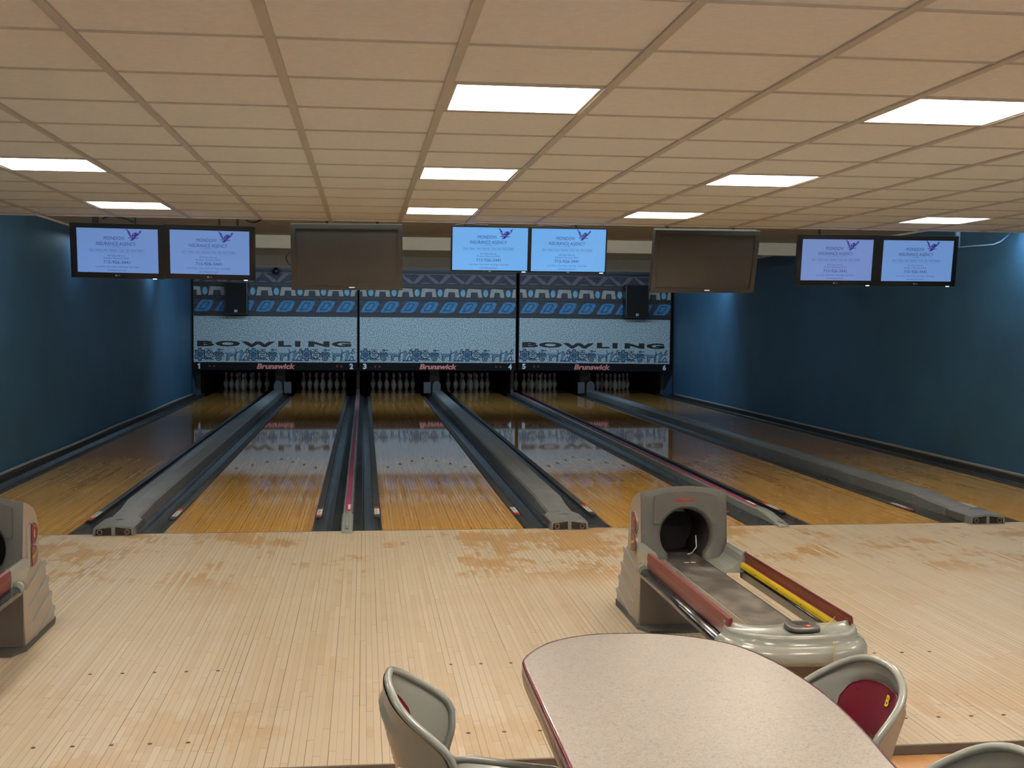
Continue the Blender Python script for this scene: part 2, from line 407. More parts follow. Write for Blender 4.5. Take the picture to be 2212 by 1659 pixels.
# gutters and bumper rails
def gutter_prof(w):
    pts = []
    for k in range(11):
        a = PI*k/10; pts.append((-w/2+.008+(w-.016)*(k/10), -.085*math.sin(a)**.7-.004))
    return pts
def label_txt(par, x, flip):
    b = MB(); b.box(x-.019, x+.019, .70, .98, .0125, .0135, 0); b.box(x-.019, x+.019, .98 if not flip else .70, 1.08 if not flip else .60, .0125, .0135, 1)
    for k in range(7):
        yy = .73+k*.035; b.box(x-.012, x+.012-.006*(k % 3), yy, yy+.012, .0136, .0142, 2)
    b.build('warning_label', [mat('label_white', (214, 214, 208), .5), mat('label_red', (190, 50, 30), .5), M_INK], par)
sides = {-1: 'left', 1: 'right'}
for l, cx in LC.items():
    for s in (-1, 1):
        gx = cx+s*(LW/2+GW/2)
        t = thing('gutter', 'dark grey ball gutter on the %s of the %s' % (sides[s], ordn[l]), 'gutter', (gx, 0, 0), 0, 'gutters between lanes')
        b = MB(); pr = gutter_prof(GW); outer = [(GW/2, -.004), (GW/2, -.11), (-GW/2, -.11), (-GW/2, -.004)]
        b.sweep(pr+outer, .004, 17.6, smooth=False); b.build('channel', M_GUT, t)
        rx = cx+s*(LW/2+.032)
        t = thing('bumper_rail', 'slim dark bumper rail lying along the %s edge of the %s' % (sides[s], ordn[l]), 'bumper rail', (rx, 0, 0), 0, 'bumper rails beside the lanes')
        b = MB(); b.prism([(-.027, .66), (-.016, .56), (.016, .56), (.027, .66), (.027, 16.0), (-.027, 16.0)], 'z', .001, .012)
        b.build('rail', M_GUTRAIL, t)
        b = MB(); xi = -s*-.027
        b.box(xi-.002, xi+.002, .6, 15.9, .002, .0135); b.build('seam', mat('seam_black', (8, 8, 9), .7), t)
        b = MB(); b.lathe([(.008, .0125), (.008, .014)], 0, .63, 10); b.build('screw', M_INK, t)
        label_txt(t, 0, s > 0)
# wide cappings carrying the ball return track
wnm = {0: 'between the two leftmost lanes', 1: 'between the third and fourth lanes', 2: 'between the two rightmost lanes'}
for i, cx in WCAP.items():
    t = thing('ball_track_capping', 'wide grey ridged track cover with windowed end box, %s' % wnm[i], 'capping', (cx, 0, 0), 0, 'wide track cappings')
    def prof(w, h, e): return [(-w/2, -.03), (-w/2, h-e), (-w/2+.012, h-e*.35), (-.012, h), (w/2-.012, h-e*.45), (w/2, h-e), (w/2, -.03)]
    b = MB()
    b.grid([[(x, y, z) for x, z in prof(ww, hh, .03)] for y, ww, hh in ((1.02, .225, .115), (16.6, .215, .115))], 0, True, False, cap=True,)
    b.build('track_cover', [M_CAP], t)
    b = MB(); b.grid([[(x, y, z) for x, z in prof(ww, hh, .03)] for y, ww, hh in ((.33, .205, .082), (.7, .21, .092), (1.01, .226, .117))], 0, True, False, cap=True)
    b.build('ramp_cover', [M_CAP], t)
    b = MB()
    W0 = .145
    def hp(w, h): return [(-w, 0), (-w+.006, h-.022), (-w+.02, h-.014), (0, h), (w-.02, h-.014), (w-.006, h-.022), (w, 0)]
    b.grid([[(x, y, z) for x, z in hp(W0, .079)] for y in (-.075,)]+[[(x, y, z) for x, z in hp(W0, .080)] for y in (0, .28)]+[[(x, .35, z) for x, z in hp(.12, .082)]], 0, True, False, cap=True)
    box = b.build('end_box', [M_CAP], t)
    for s in (-1, 1):
        b = MB(); b.prism([(s*.014, .006), (s*.126, .006), (s*.122, .047), (s*.014, .063)], 'y', -.080, -.074)
        wdw = b.build('dark_window', mat('smoked_window', (26, 24, 22), .2), box)
        b = MB(); b.tube([(s*.095+.017*math.cos(a*PI/8), -.081, .028+.017*math.sin(a*PI/8)) for a in range(17)], .0013, 0, 6)
        b.disc((s*.095, -.0815, .028), .014, 'y', 16, 1, .001); b.build('sensor_lens', [M_SILV, mat('lens_red', (70, 30, 28), .2)], wdw)
    for s in (-1, 1):
        b = MB(); b.prism([(s*W0, .0), (s*W0, .055), (s*(W0-.005), .06), (s*(W0-.012), .0)], 'y', .02, .34); b.build('side_panel', M_CAPD, box)
    place_text([('▲', .035, 0, 0, 0, 0, .10, 0), ('CAUTION', .010, 0, 0, -.01, -.045, .11, 0)], 'printed_mark', mat('faded_print', (60, 58, 54), .6), box,
               (Vector((0, .17, .0825)), Vector((1, 0, 0)), Vector((0, 1, 0))))
    # hooded tunnel mouth at the far end of the track
    tt = thing('ball_tunnel_hood', 'grey rounded hood where the ball track enters the pit, %s' % wnm[i], 'ball tunnel hood', (cx, 16.75, 0), 0, 'tunnel hoods at the pits')
    pts = [(-.085, 0)]+[(.085*math.cos(PI-a*PI/10), .20+.10*math.sin(a*PI/10)) for a in range(11)]+[(.085, 0)]
    b = MB(); b.prism(pts, 'y', -.05, .25, smooth=False); b.build('hood', mat('hood_dull_grey', (70, 74, 82), .45), tt)
    b = MB(); b.box(.12, .27, .02, .04, .03, .27) if i == 0 else b.box(-.27, -.12, .02, .04, .03, .27); b.build('guard_plate', mat('plate_grey', (78, 80, 84), .5), tt)
# narrow cappings with maroon inlay
nnm = {0: 'between the second and third lanes', 1: 'between the fourth and fifth lanes'}
for i, cx in NCAP.items():
    t = thing('lane_divider', 'narrow pale grey lane divider with a maroon inlay strip, %s' % nnm[i], 'lane divider', (cx, 0, 0), 0, 'narrow lane dividers')
    w0 = .037
    b = MB(); b.sweep([(-w0+.003, -.1), (-w0+.003, .0), (-w0, .0), (-w0, .052), (-w0+.008, .062), (w0-.008, .062), (w0, .052), (w0, .0), (w0-.003, .0), (w0-.003, -.1)], .45, 16.6); b.build('divider_body', M_LGREY, t)
    b = MB(); b.sweep([(-.024, .06), (-.020, .066), (.020, .066), (.024, .06)], .56, 16.5); b.build('inlay_strip', mat('inlay_mulberry', (142, 58, 92), .5), t)
    b = MB(); rows = []
    for y, z, ww in ((.50, .068, .037), (.40, .070, .042), (.28, .064, .043), (.12, .048, .044), (.0, .034, .043), (-.08, .026, .041), (-.11, .018, .036)):
        rows.append([(-ww, y, 0.001), (-ww, y, z-.012), (-ww+.010, y, z-.002), (-.016, y, z), (-.013, y, z-.006), (.013, y, z-.006), (.016, y, z), (ww-.010, y, z-.002), (ww, y, z-.012), (ww, y, 0.001)])
    b.grid(rows, 0, True, False, cap=True); e = b.build('end_ramp', M_LGREY, t)
    b = MB(); b.box(-.011, .011, -.05, .03, .032, .038, 0, .002); b.build('end_stud', M_SILV, e)
    b = MB(); b.box(-.002, .018, .62, .86, .0665, .068, 0); b.box(-.002, .018, .56, .62, .0665, .068, 1); b.build('warning_label', [mat('label_white', (214, 214, 208), .5), mat('label_red', (190, 50, 30), .5)], t)
# kerbs along both walls
for i, (x0, x1, s) in enumerate(((XL, LC[1]-LW/2-GW-.002, 1), (LC[6]+LW/2+GW+.002, XR, -1))):
    b = MB(); b.box(x0, x1, .0, YM, -.1, .045); struct(b.build('trim_%d' % (6+i), M_GUTRAIL))
    b = MB(); xx = x1-.03 if s > 0 else x0+.03
    b.tube([(xx+ (math.sin(y*1.3)*.012 if s > 0 else 0), y, .062) for y in [.02+.4*k for k in range(41)]], .018, 0, 8)
    struct(b.build('trim_%d' % (8+i), mat('kerb_beige', (150, 142, 136), .5)))
# thin dark joint at the foul line
b = MB(); b.box(XL, XR, -.004, .004, -.05, .0008); struct(b.build('trim_10', M_INK))

# ------------------------------------------------------------------ pins
IN = .0254
prof = [(0, 0), (1.0, 0), (1.03, .1), (1.414, .75), (1.953, 2.25), (2.255, 3.375), (2.383, 4.5), (2.282, 5.875), (1.85, 7.25), (1.236, 8.625), (.98, 9.375), (.90, 10), (.915, 10.45), (.935, 10.9), (.97, 11.25), (1.05, 11.75), (1.203, 12.625), (1.273, 13.5), (1.2, 14.1), (.95, 14.6), (.55, 14.9), (.0001, 15)]
stripe = {11, 13}
b = MB(); b.lathe([(max(r, .001)*IN, z*IN) for r, z in prof], n=20, mif=lambda i, j: 1 if i in stripe else 0)
pin0 = b.build('bowling_pin', [M_PIN, M_PINR])
tri = [(0, 0, 'head pin, frontmost'), (-1, 1, 'left one of second row'), (1, 1, 'right one of second row'), (-2, 2, 'left one of third row'), (0, 2, 'middle one of third row'), (2, 2, 'right one of third row'),
       (-3, 3, 'leftmost in back row'), (-1, 3, 'second from left in back row'), (1, 3, 'third from left in back row'), (3, 3, 'rightmost in back row')]
first = True
for l, cx in LC.items():
    for a, r, nm in tri:
        o = pin0 if first else pin0.copy()
        if not first: C.objects.link(o)
        first = False
        o.location = (cx+a*.1524, 18.288+r*.264, 0)
        tag(o, 'white bowling pin, %s, %s' % (nm, ordn[l].replace('lane', 'rack')), 'bowling pin', 'bowling pins set on the pin decks')
# pit walls between lanes
for i, (x, nm) in enumerate([(XL+.045, 'beside the left blue wall')]+[(WCAP[0], 'between the two leftmost pits'), (NCAP[0], 'between the second and third pits'), (WCAP[1], 'between the third and fourth pits'), (NCAP[1], 'between the fourth and fifth pits'), (WCAP[2], 'between the two rightmost pits'), (XR-.045, 'beside the right blue wall')]):
    t = thing('kickback_panel', 'dark pit side wall %s' % nm, 'pit wall', (x, 17.1, 0), 0, 'pit side walls')
    hw = .10 if i in (1, 3, 5) else (.038 if i in (0, 6) else .03)
    b = MB(); b.box(-hw, hw, 0 if i not in (1, 3, 5) else .35, 3.7, -.2, 1.0); b.build('panel', mat('kickback_dark', (30, 30, 31), .6) if i in (0, 6) else M_PIT, t)
    b = MB(); b.box(-hw-.004, hw+.004, -.01 if i not in (1, 3, 5) else .34, .01 if i not in (1, 3, 5) else .35, -.2, .56); b.build('edge_strip', mat('kickback_edge', (58, 57, 56), .5), t)
for l, cx in LC.items():
    t = thing('pit_curtain', 'black rear curtain of the pit behind the pins of the %s' % ordn[l], 'pit curtain', (cx, 19.9, 0), 0, 'pit curtains')
    b = MB(); b.grid([[(-.7+1.4*k/28, .02*math.sin(k*1.7), z) for k in range(29)] for z in (-.2, .5, 1.1)]); b.build('curtain', M_PIT, t)

# ------------------------------------------------------------------ masking units
def ring(bm_, pts, th, y, mi):
    """closed/open thick polyline in XZ at depth y"""
    for i in range(len(pts)-1):
        a, c = Vector(pts[i]), Vector(pts[i+1]); d = (c-a)
        if d.length < 1e-6: continue
        d.normalize(); n = Vector((-d.y, d.x))*th/2; e = d*th*.3
        q = [a-e+n, a-e-n, c+e-n, c+e+n]; bm_.poly([(p.x, y, p.y) for p in q], mi)
def circ(cx, cz, rx, rz, n=14, a0=0, a1=2*PI): return [(cx+rx*math.cos(a0+(a1-a0)*k/n), cz+rz*math.sin(a0+(a1-a0)*k/n)) for k in range(n+1)]
def glyph(bm_, kind, x, z, y):
    s = .13
    P = lambda pts: [(x+a*s, z+c*s) for a, c in pts]
    F = lambda pts, mi=0: bm_.poly([(a, y, c) for a, c in P(pts)], mi)
    L = lambda pts, th=.016: ring(bm_, P(pts), th, y-.0006, 1)
    if kind == 0:      # stepped turtle
        F([(-.6, -.6), (.6, -.6), (.6, .6), (-.6, .6)]); F([(-.25, .6), (.25, .6), (.2, 1), (-.2, 1)]); F([(-.25, -1), (.25, -1), (.25, -.6), (-.25, -.6)])
        F([(.6, .3), (.8, .3), (.8, .7), (.6, .7)]); F([(-.8, .3), (-.6, .3), (-.6, .7), (-.8, .7)]); F([(.6, -.7), (.8, -.7), (.8, -.3), (.6, -.3)]); F([(-.8, -.7), (-.6, -.7), (-.6, -.3), (-.8, -.3)])
        L([(-.75, -.2), (-.6, .2), (-.75, .65), (-.3, .55), (-.2, .95), (.2, .95), (.3, .55), (.75, .65), (.6, .2), (.75, -.2), (.75, -.65), (.3, -.6), (.2, -.95), (-.2, -.95), (-.3, -.6), (-.75, -.65), (-.75, -.2)])
        L(circ(0, 0, .36, .34, 8)); L(circ(0, 0, .12, .12, 6), .012)
    elif kind == 1:    # round bird on waves
        L(circ(0, 0, .68, .55)); L([(0, .5), (.02, .85)]); L([(-.5, .8), (.5, .8)], .01); L([(-.4, .1), (-.2, .3), (0, .05), (.2, .3), (.4, .1)]); L([(-.35, -.15), (.35, -.15)])
        F([(-.55, -.9), (-.1, -.9), (-.15, -.6), (-.5, -.6)]); F([(.1, -.9), (.6, -.9), (.5, -.65), (.15, -.6)]); L([(-.6, -.75), (-.3, -.55), (0, -.8), (.3, -.6), (.7, -.8)])
    elif kind == 2:    # insect with spiral tail
        F([(-.6, -.1), (.6, -.1), (.5, .45), (-.5, .45)]); F([(-.2, .45), (.25, .45), (.2, .8), (-.15, .8)])
        L([(-.8, -.35), (-.4, -.2), (-.8, .15), (-.35, .4)]); L([(.85, -.35), (.45, -.2), (.8, .1), (.4, .4)]); L([(-.5, .25), (.5, .25)]); L([(-.5, .05), (.5, .05)]); L([(.1, .7), (.75, .75)])
        L(circ(0, -.55, .42, .4)); L(circ(.02, -.55, .18, .17, 8)); L([(-.2, .8), (.2, .85)])
    elif kind == 3:    # goat with raised tail
        F([(-1, .75), (-.85, .35), (-.5, .3), (.5, .2), (.95, .35), (1.25, .5), (.9, .15), (.75, -.1), (.72, -.95), (.55, -.95), (.5, -.3), (.3, -.15), (-.2, -.15), (-.4, -.3), (-.45, -.95), (-.7, -.95), (-.65, -.3), (-.85, .1)])
        F([(.5, .2), (.75, .5), (.55, .95), (.35, 1.15), (.9, .75), (1.0, .35)])
        L([(-.62, -.95), (-.6, -.3), (-.45, -.15)]); L([(-.35, -.95), (-.3, -.45), (-.05, -.2), (.3, -.2)]); L([(.58, -.95), (.62, -.2), (.9, .25), (1.3, .45)]); L([(.8, -.95), (.82, -.1)], .012)
    else:              # seated flute player
        F([(-.75, -.85), (-.6, -.1), (-.55, .7), (-.2, .75), (-.15, .25), (.1, .0), (-.2, -.4), (-.3, -.85)])
        L([(-.7, -.9), (.9, -.9)], .02); L([(-.1, .15), (.3, .35), (.5, .1)]); L([(.3, .35), (.55, .85), (.8, .95)]); L([(.45, .8), (.8, .45)], .014); L([(0, -.85), (.2, -.4), (.5, -.2), (.65, -.85)]); L([(-.25, .7), (-.1, .4)]); L([(.5, .3), (.85, .3)])
PX = [(-4.125, -.80), (-.765, 2.51), (2.56, 5.83)]
unm = {0: 'left masking unit over lanes 1 and 2 with BOWLING lettering at its foot', 1: 'middle masking unit over lanes 3 and 4 with plain panel above the blue figures', 2: 'right masking unit over lanes 5 and 6 with BOWLING lettering at its foot'}
for u, (x0, x1) in enumerate(PX):
    cx = (x0+x1)/2; hw = (x1-x0)/2; n1, n2 = 2*u+1, 2*u+2
    t = thing('masking_unit', unm[u], 'masking unit', (cx, YM, 0), 0, 'decorated masking units above the pins')
    if u == 2: t.rotation_euler = (0, .0065, 0)
    b = MB(); b.box(-hw-.004, hw+.004, .02, .06, .53, 2.61)
    for za, zb in ((1.64, 1.73), (1.995, 2.055), (2.255, 2.33), (2.545, 2.62)): b.box(-hw-.004, hw+.004, -.015, .02, za, zb, 0, .004)
    for s in (-1, 1): b.box(s*hw-.004, s*hw+.004, -.018, .02, .53, 2.61, 0, .003)
    b.build('backing_frame', M_DARK, t)
    b = MB(); b.box(-hw+.01, hw-.01, 0, .02, .695, 1.645); pan = b.build('picture_panel', M_PANEL, t)
    b = MB()
    for rep in range(3):
        for k, off in enumerate((.135, .32, .52, .77, 1.03)):
            glyph(b, k, -hw+(off+rep*1.1)*2*hw/3.40, .855, -.002)
    b.build('blue_figures', [M_GLF, M_GLO], pan)
    if u != 1:
        word = [('B', -1.38, .34), ('O', -.94, .50), ('W', -.33, .68), ('L', .21, .27), ('I', .47, .11), ('N', .90, .43), ('G', 1.36, .40)]
        place_text([(ch, .115, .06, 0, x*hw/1.66-.03, 1.075-(.0 if ch != 'W' else .012), wd, 0) for ch, x, wd in word], 'bowling_lettering', M_INK, pan, (Vector((0, -.003, 0)), Vector((1, 0, 0)), Vector((0, 0, 1))))
    # blue slanted motifs
    b = MB(); b.box(-hw+.01, hw-.01, 0, .02, 1.72, 2.0, 0)
    for k in range(8):
        x = -hw+.03+k*.408; z0, z1 = 1.735, 1.965
        out = [(x, z0), (x+.23, z0), (x+.30, z0+.03), (x+.385, z1-.05), (x+.37, z1-.01), (x+.30, z1), (x+.17, z1), (x+.11, z1-.03), (x+.01, z0+.04)]
        b.poly([(p[0], -.001, p[1]) for p in out], 1)
        inn = [(x+.09, z0+.045), (x+.20, z0+.05), (x+.29, z1-.06), (x+.27, z1-.04), (x+.18, z1-.045), (x+.09, z0+.045)]
        ring(b, inn, .014, -.002, 2)
    b.build('slanted_motif_band', [M_BANDBG, M_DBL, M_INK], t)
    # arches and ovals
    b = MB(); b.box(-hw+.01, hw-.01, 0, .02, 2.05, 2.26, 0)
    for k in range(8):
        x = -hw+.0+k*.478; z0, z1 = 2.065, 2.245; R = random.Random(k+u*9)
        L_, R_ = x-.165+R.uniform(-.01, .01), x+.165+R.uniform(-.01, .01)
        def cl(v): return max(-hw+.012, min(hw-.012, v))
        for poly in ([(L_, z0), (L_+.09, z0), (L_+.105, z1-.075), (L_+.03, z1-.02)], [(L_+.03, z1-.02), (L_+.105, z1-.075), (R_-.10, z1-.075), (R_-.03, z1-.01), (L_+.05, z1)], [(R_-.10, z1-.075), (R_-.09, z0), (R_, z0), (R_-.03, z1-.01)]):
            pp = [(cl(a), c) for a, c in poly]
            if max(a for a, c in pp)-min(a for a, c in pp) > .01: b.poly([(a, -.001, c) for a, c in pp], 1)
        if k < 7: b.poly([(a, -.001, c) for a, c in circ(x+.239, 2.15, .052, .078)[:-1]], 2)
    b.build('arch_band', [M_BANDBG, M_ARCH, M_OVAL], t)
    # taupe zigzag
    b = MB(); b.box(-hw+.01, hw-.01, 0, .02, 2.325, 2.55, 0)
    n = 6; wv = (2*hw-.04)/n
    for k in range(n):
        x = -hw+.02+k*wv
        b.poly([(x, -.001, 2.34), (x+.08, -.001, 2.34), (x+wv*.48, -.001, 2.50), (x+wv*.42, -.001, 2.54), (x+wv*.3, -.001, 2.54)], 1)
        b.poly([(x+wv*.48, -.0011, 2.535), (x+wv*.58, -.0011, 2.54), (x+wv, -.0011, 2.39), (x+wv, -.0011, 2.34), (x+wv*.88, -.0011, 2.34)], 1)
        b.poly([(x+wv*.3, -.0012, 2.34), (x+wv*.72, -.0012, 2.34), (x+wv*.62, -.0012, 2.36), (x+wv*.4, -.0012, 2.36)], 1)
    b.box(-hw+.01, hw-.01, -.003, 0, 2.528, 2.548, 1)
    b.build('zigzag_band', [M_BANDBG, M_TAUPE], t)
    # number board
    b = MB(); b.box(-hw-.004, hw+.004, -.03, .02, .535, .695, 0, .004); nbd = b.build('number_board', mat('number_board_black', (16, 16, 18), .7, spec=.2), t)
    fr = (Vector((0, -.032, 0)), Vector((1, 0, 0)), Vector((0, 0, 1)))
    for num, x in ((n1, -hw+.115), (n2, hw-.125)):
        if num == 1:
            b = MB(); b.prism([(x-.008, .560), (x+.022, .560), (x+.022, .674), (x+.004, .674), (x-.03, .652), (x-.03, .632), (x-.008, .642)], 'y', -.0335, -.031); b.build('lane_number', M_WHITE, nbd); continue
        place_text([(str(num), .115, .045, 0, x, .617, .076, 0)], 'lane_number', M_WHITE, nbd, fr)
    place_text([('Brunswick', .115, .04, .22, 0 if u != 2 else -.06, .615, .78, 0)], 'brand_lettering', M_PINKP, nbd, fr)
    for s, xx in ((-1, -hw+.33), (-1, -hw+.42), (1, hw-.42), (1, hw-.33)):
        if u == 2 and s > 0: continue
        b = MB(); b.disc((xx, -.034, .617), .022, 'y', 14); b.build('indicator_lamp', mat('lamp_dull_red', (104, 40, 42), .4), nbd)
# rail above the masking
b = MB(); b.box(XL, XR, YM-.02, YM+.06, 2.6, ZU); struct(b.build('trim_11', mat('rail_grey', (66, 70, 80), .5)))
# posts at both ends
for i, x in enumerate((XL+.012, XR-.012)):
    b = MB(); b.box(x-.012, x+.012, YM-.03, YM+.03, .0, 2.6); struct(b.build('trim_%d' % (12+i), M_DARK))
# loudspeakers in front of the bands
for i, (xa, xb, za, zb) in enumerate(((-3.46, -3.0, 1.67, 2.33), (4.78, 5.28, 1.66, 2.36))):
    t = thing('loudspeaker', 'black box loudspeaker hung in front of the patterned bands, %s' % ('left one above number 1' if i == 0 else 'right one toward number 6'), 'speaker', ((xa+xb)/2, YM-.35, 0), 0, 'wall loudspeakers')
    hw = (xb-xa)/2*.985
    b = MB(); b.box(-hw, hw, 0, .30, za, zb, 0, .01); b.build('cabinet', M_BLACK, t)
    b = MB(); b.box(-hw+.02, hw-.02, -.008, .002, za+.02, zb-.02, 0, .004); b.build('grille', mottled('grille_cloth', (14, 14, 15), (19, 19, 20), 90, .9), t)
    b = MB(); b.box(-.035, .035, -.012, -.008, za+.04, za+.10); bd = b.build('badge', mat('badge_grey', (70, 72, 76), .4), t)
    place_text([('EV', .045, .03, 0, 0, za+.07, .055, 0)], 'badge_letters', M_WHITE, bd, (Vector((0, -.0135, 0)), Vector((1, 0, 0)), Vector((0, 0, 1))))
    b = MB(); b.box(-.03, .03, .3, .33, za+.2, zb-.2); b.build('wall_bracket', M_DARK, t)
# dome camera
t = thing('dome_camera', 'small glossy black dome camera fixed on the rail above the left masking unit', 'security camera', (-2.45, YM-.14, 2.56))
b = MB(); b.lathe([(.001, -.08)]+[(.08*math.sin(a*PI/16), -.08*math.cos(a*PI/16)) for a in range(1, 9)]+[(.08, .02), (.05, .05), (.02, .12)], n=20); b.build('dome', mat('dome_gloss', (14, 14, 15), .06, coat=1), t)
b = MB(); b.box(-.03, .03, -.02, .118, .045, .07); b.build('bracket', M_BLACK, t)

# ------------------------------------------------------------------ televisions
def quad_frame(q, hx, hz, bx0, bx1, bz0, bz1, y0, y1, bev=.006):
    for a in ((-hx, hx, hz-bz1, hz), (-hx, hx, -hz, -hz+bz0), (-hx, -hx+bx0, -hz+bz0, hz-bz1), (hx-bx1, hx, -hz+bz0, hz-bz1)):
        q.box(a[0], a[1], y0, y1, a[2], a[3], 0, 0)
def television(label, x, z, w, h, roll, tilt, yaw, kind, scr=None, gl='televisions on the ceiling edge', Y=2.0, shine=1.0, tint=(104, 146, 214)):
    t = thing('television', label, 'television', (x, Y, z), 0, gl)
    t.rotation_euler = (tilt, -roll, yaw)
    hx, hz = w/2, h/2
    if kind == 'ad':
        sx, sz, sw, sh = scr
        q = MB(); l, r = sx-sw/2+hx, hx-(sx+sw/2); bo, tp = sz-sh/2+hz, hz-(sz+sh/2)
        quad_frame(q, hx, hz, l, r, bo, tp, -.008, .02); q.box(-hx+.006, hx-.006, .018, .06, -hz+.006, hz-.006, 0, .004); q.box(-hx*.6, hx*.6, .06, .09, -hz*.5, hz*.7, 0, .01)
        q.build('casing', M_TVB, t)
        q = MB(); q.box(sx-sw/2, sx+sw/2, .0, .017, sz-sh/2, sz+sh/2)
        key = 'lit_screen_%d_%d_%d_%d' % (*tint, int(shine*100))
        if key in MATS: m = MATS[key]
        else:
            m = mat(key, (20, 24, 32), .35, emit=tint, es=shine); nb_ = NB(m); f = nb_.noise(nb_.pos(), 1.3, 2)
            nb_.link(nb_.mix(nb_.ramp(f, [(.3, (0, 0, 0)), (.7, (1, 1, 1))]), tuple(v*.93 for v in lin(tint)), tuple(min(1, v*1.06) for v in lin(tint))), nb_.b.inputs['Emission Color'])
        s = q.build('screen', m, t)
        fr = (Vector((sx, -.0012, sz)), Vector((1, 0, 0)), Vector((0, 0, 1)))
        k = sw/.69
        T = lambda nm, *rows: place_text([(a, h_*k, bo_, 0, x_*k, z_*k, w_*k, 0) for a, h_, bo_, x_, z_, w_ in rows], nm, M_SCRT, s, fr)
        T('advert_heading', ('MONDOVI', .030, 0, -.030, .108, .170)); T('advert_heading', ('INSURANCE AGENCY', .030, 0, -.015, .060, .335))
        T('advert_small_line', ('EST. 1984', .008, 0, -.015, .033, .055))
        T('advert_services', ('Farm - Home - Auto - Business - Crop - Life - Senior Health', .018, 0, -.012, .0, .455))
        T('advert_address', ('103 S Eau Claire St', .015, 0, -.015, -.044, .150)); T('advert_address', ('Mondovi, Wisconsin 54755', .015, 0, -.015, -.068, .215))
        T('advert_phone', ('715-926-3441', .028, 0, -.012, -.102, .225))
        T('advert_names', ('Scott Weiss - Diane Weiss - Ben Kluge - Stacy Kluge', .016, 0, -.010, -.144, .37)); T('advert_website', ('mondoviinsurance.com', .013, 0, -.012, -.172, .165))
        q = MB()
        ox, oz = sx+.135*k, sz+.125*k; g = lambda pts, mi=0: q.poly([(ox+a*k*.001, -.0014, oz+c*k*.001) for a, c in pts], mi)
        g([(-62, 66), (-56, 66), (-30, 42), (-18, 12), (-12, 2), (-22, -4), (-38, 12), (-44, 26), (-48, 44)])      # left wing
        g([(-14, 4), (-8, 22), (10, 36), (26, 38), (32, 20), (12, 10), (2, -2)])                                  # back
        g([(14, 22), (40, 34), (58, 54), (68, 56), (66, 40), (52, 22), (34, 6), (18, -4), (4, -6)])               # right wing
        g([(-14, -2), (6, -6), (20, -2), (12, -18), (-4, -32), (-22, -34), (-30, -26), (-18, -24), (-14, -16)])   # body and head
        g([(-44, -8), (-14, -6), (-14, -14), (-40, -14)]); g([(10, -6), (46, -12), (44, -16), (12, -16)])         # spread legs
        g([(-40, 30), (-34, 30), (-22, 10), (-28, 12)], 1); g([(-4, 14), (4, 26), (12, 28), (8, 12)], 1); g([(34, 26), (52, 42), (56, 36), (40, 20)], 1)
        q.build('bird_emblem', [mat('emblem_indigo', (18, 14, 60), .5, emit=(34, 28, 104), es=.9), m], s)
        q = MB(); 
        for bx in ((-.245*k, .222*k, .0125, .0135), (-.245*k, .222*k, -.0145, -.0135), (-.245*k, -.244*k, -.0145, .0135), (.221*k, .222*k, -.0145, .0135), (-.10*k, -.05*k, .0325, .0335), (.02*k, .07*k, .0325, .0335)):
            q.box(sx+bx[0], sx+bx[1], -.0013, -.0009, sz+bx[2]*k, sz+bx[3]*k)
        q.build('advert_rules', M_SCRT, s)
        thin = w < .75
        if thin:
            q = MB(); q.box(sx-.012, sx+.012, -.0095, -.008, -hz+.001, -hz+.006); q.build('badge', M_SILV, t)
        else:
            q = MB(); q.disc((sx-.018, -.0095, sz-sh/2-.024), .008, 'y', 12, 0, .001); q.build('badge_disc', M_SILV, t)
        if not thin: place_text([('LG', .009, .03, 0, sx+.006, sz-sh/2-.024, .018, 0)], 'badge_letters', M_SILV, t, (Vector((0, -.0092, 0)), Vector((1, 0, 0)), Vector((0, 0, 1))))
        q = MB(); q.box(sx+sw/2-.05, sx+sw/2-.015, -.010, -.006, -hz-.004, -hz+.004, 0); q.build('status_light', mat('status_white', (220, 225, 255), .4, emit=(200, 210, 255), es=1.2), t)
    else:
        q = MB(); quad_frame(q, hx, hz, .045, .045, .048, .042, -.008, .02); q.box(-hx+.006, hx-.006, .018, .10, -hz+.006, hz-.006, 0, .004); q.build('casing', M_TVBB, t)
        q = MB(); q.box(-hx+.045, hx-.045, 0, .017, -hz+.048, hz-.042); q.build('screen', M_TVS, t)
        q = MB(); quad_frame(q, hx-.043, hz-.042, .002, .002, .0035, .002, -.0092, -.004); q.build('inner_bezel_edge', M_INK, t)
        q = MB(); q.box(.015, .065, -.0105, -.008, -hz+.020, -hz+.028); q.build('badge', mat('badge_painted_glint', (235, 232, 225), .3, emit=(220, 215, 205), es=.5), t)  # badge's glint put in as pale colour and weak emission
    return t
LGt = (112, 150, 214)
television('lit 32-inch television showing an insurance advertisement, leftmost of all the screens', -2.811, 2.152, .795, .478, -.0118, .163, -.01, 'ad', (.003, .003, .69, .387), shine=.62, tint=LGt)
television('lit television with the insurance advertisement, left of the larger blank screen over lane 2', -2.018, 2.150, .785, .478, -.0118, .163, -.01, 'ad', (-.002, .0, .687, .387), shine=.62, tint=LGt)
television('large blank dark television hanging between the left pair and the middle pair of lit screens', -.8188, 2.1251, .990, .591, .009, .18, -.004, 'off')
television('bright lit television with the insurance advertisement, left one of the thin-framed middle pair', .472, 2.217, .722, .410, .001, .150, 0, 'ad', (-.003, .001, .687, .388), shine=.70, tint=(106, 178, 246))
television('bright lit television with the insurance advertisement, right one of the thin-framed middle pair', 1.190, 2.2155, .712, .410, .001, .150, 0, 'ad', (.0, .001, .688, .388), shine=.70, tint=(106, 178, 246))
television('large blank dark television, hanging right of the middle pair of lit screens over lane 4', 2.4799, 2.1288, 1.005, .590, .0087, .28, .047, 'off')
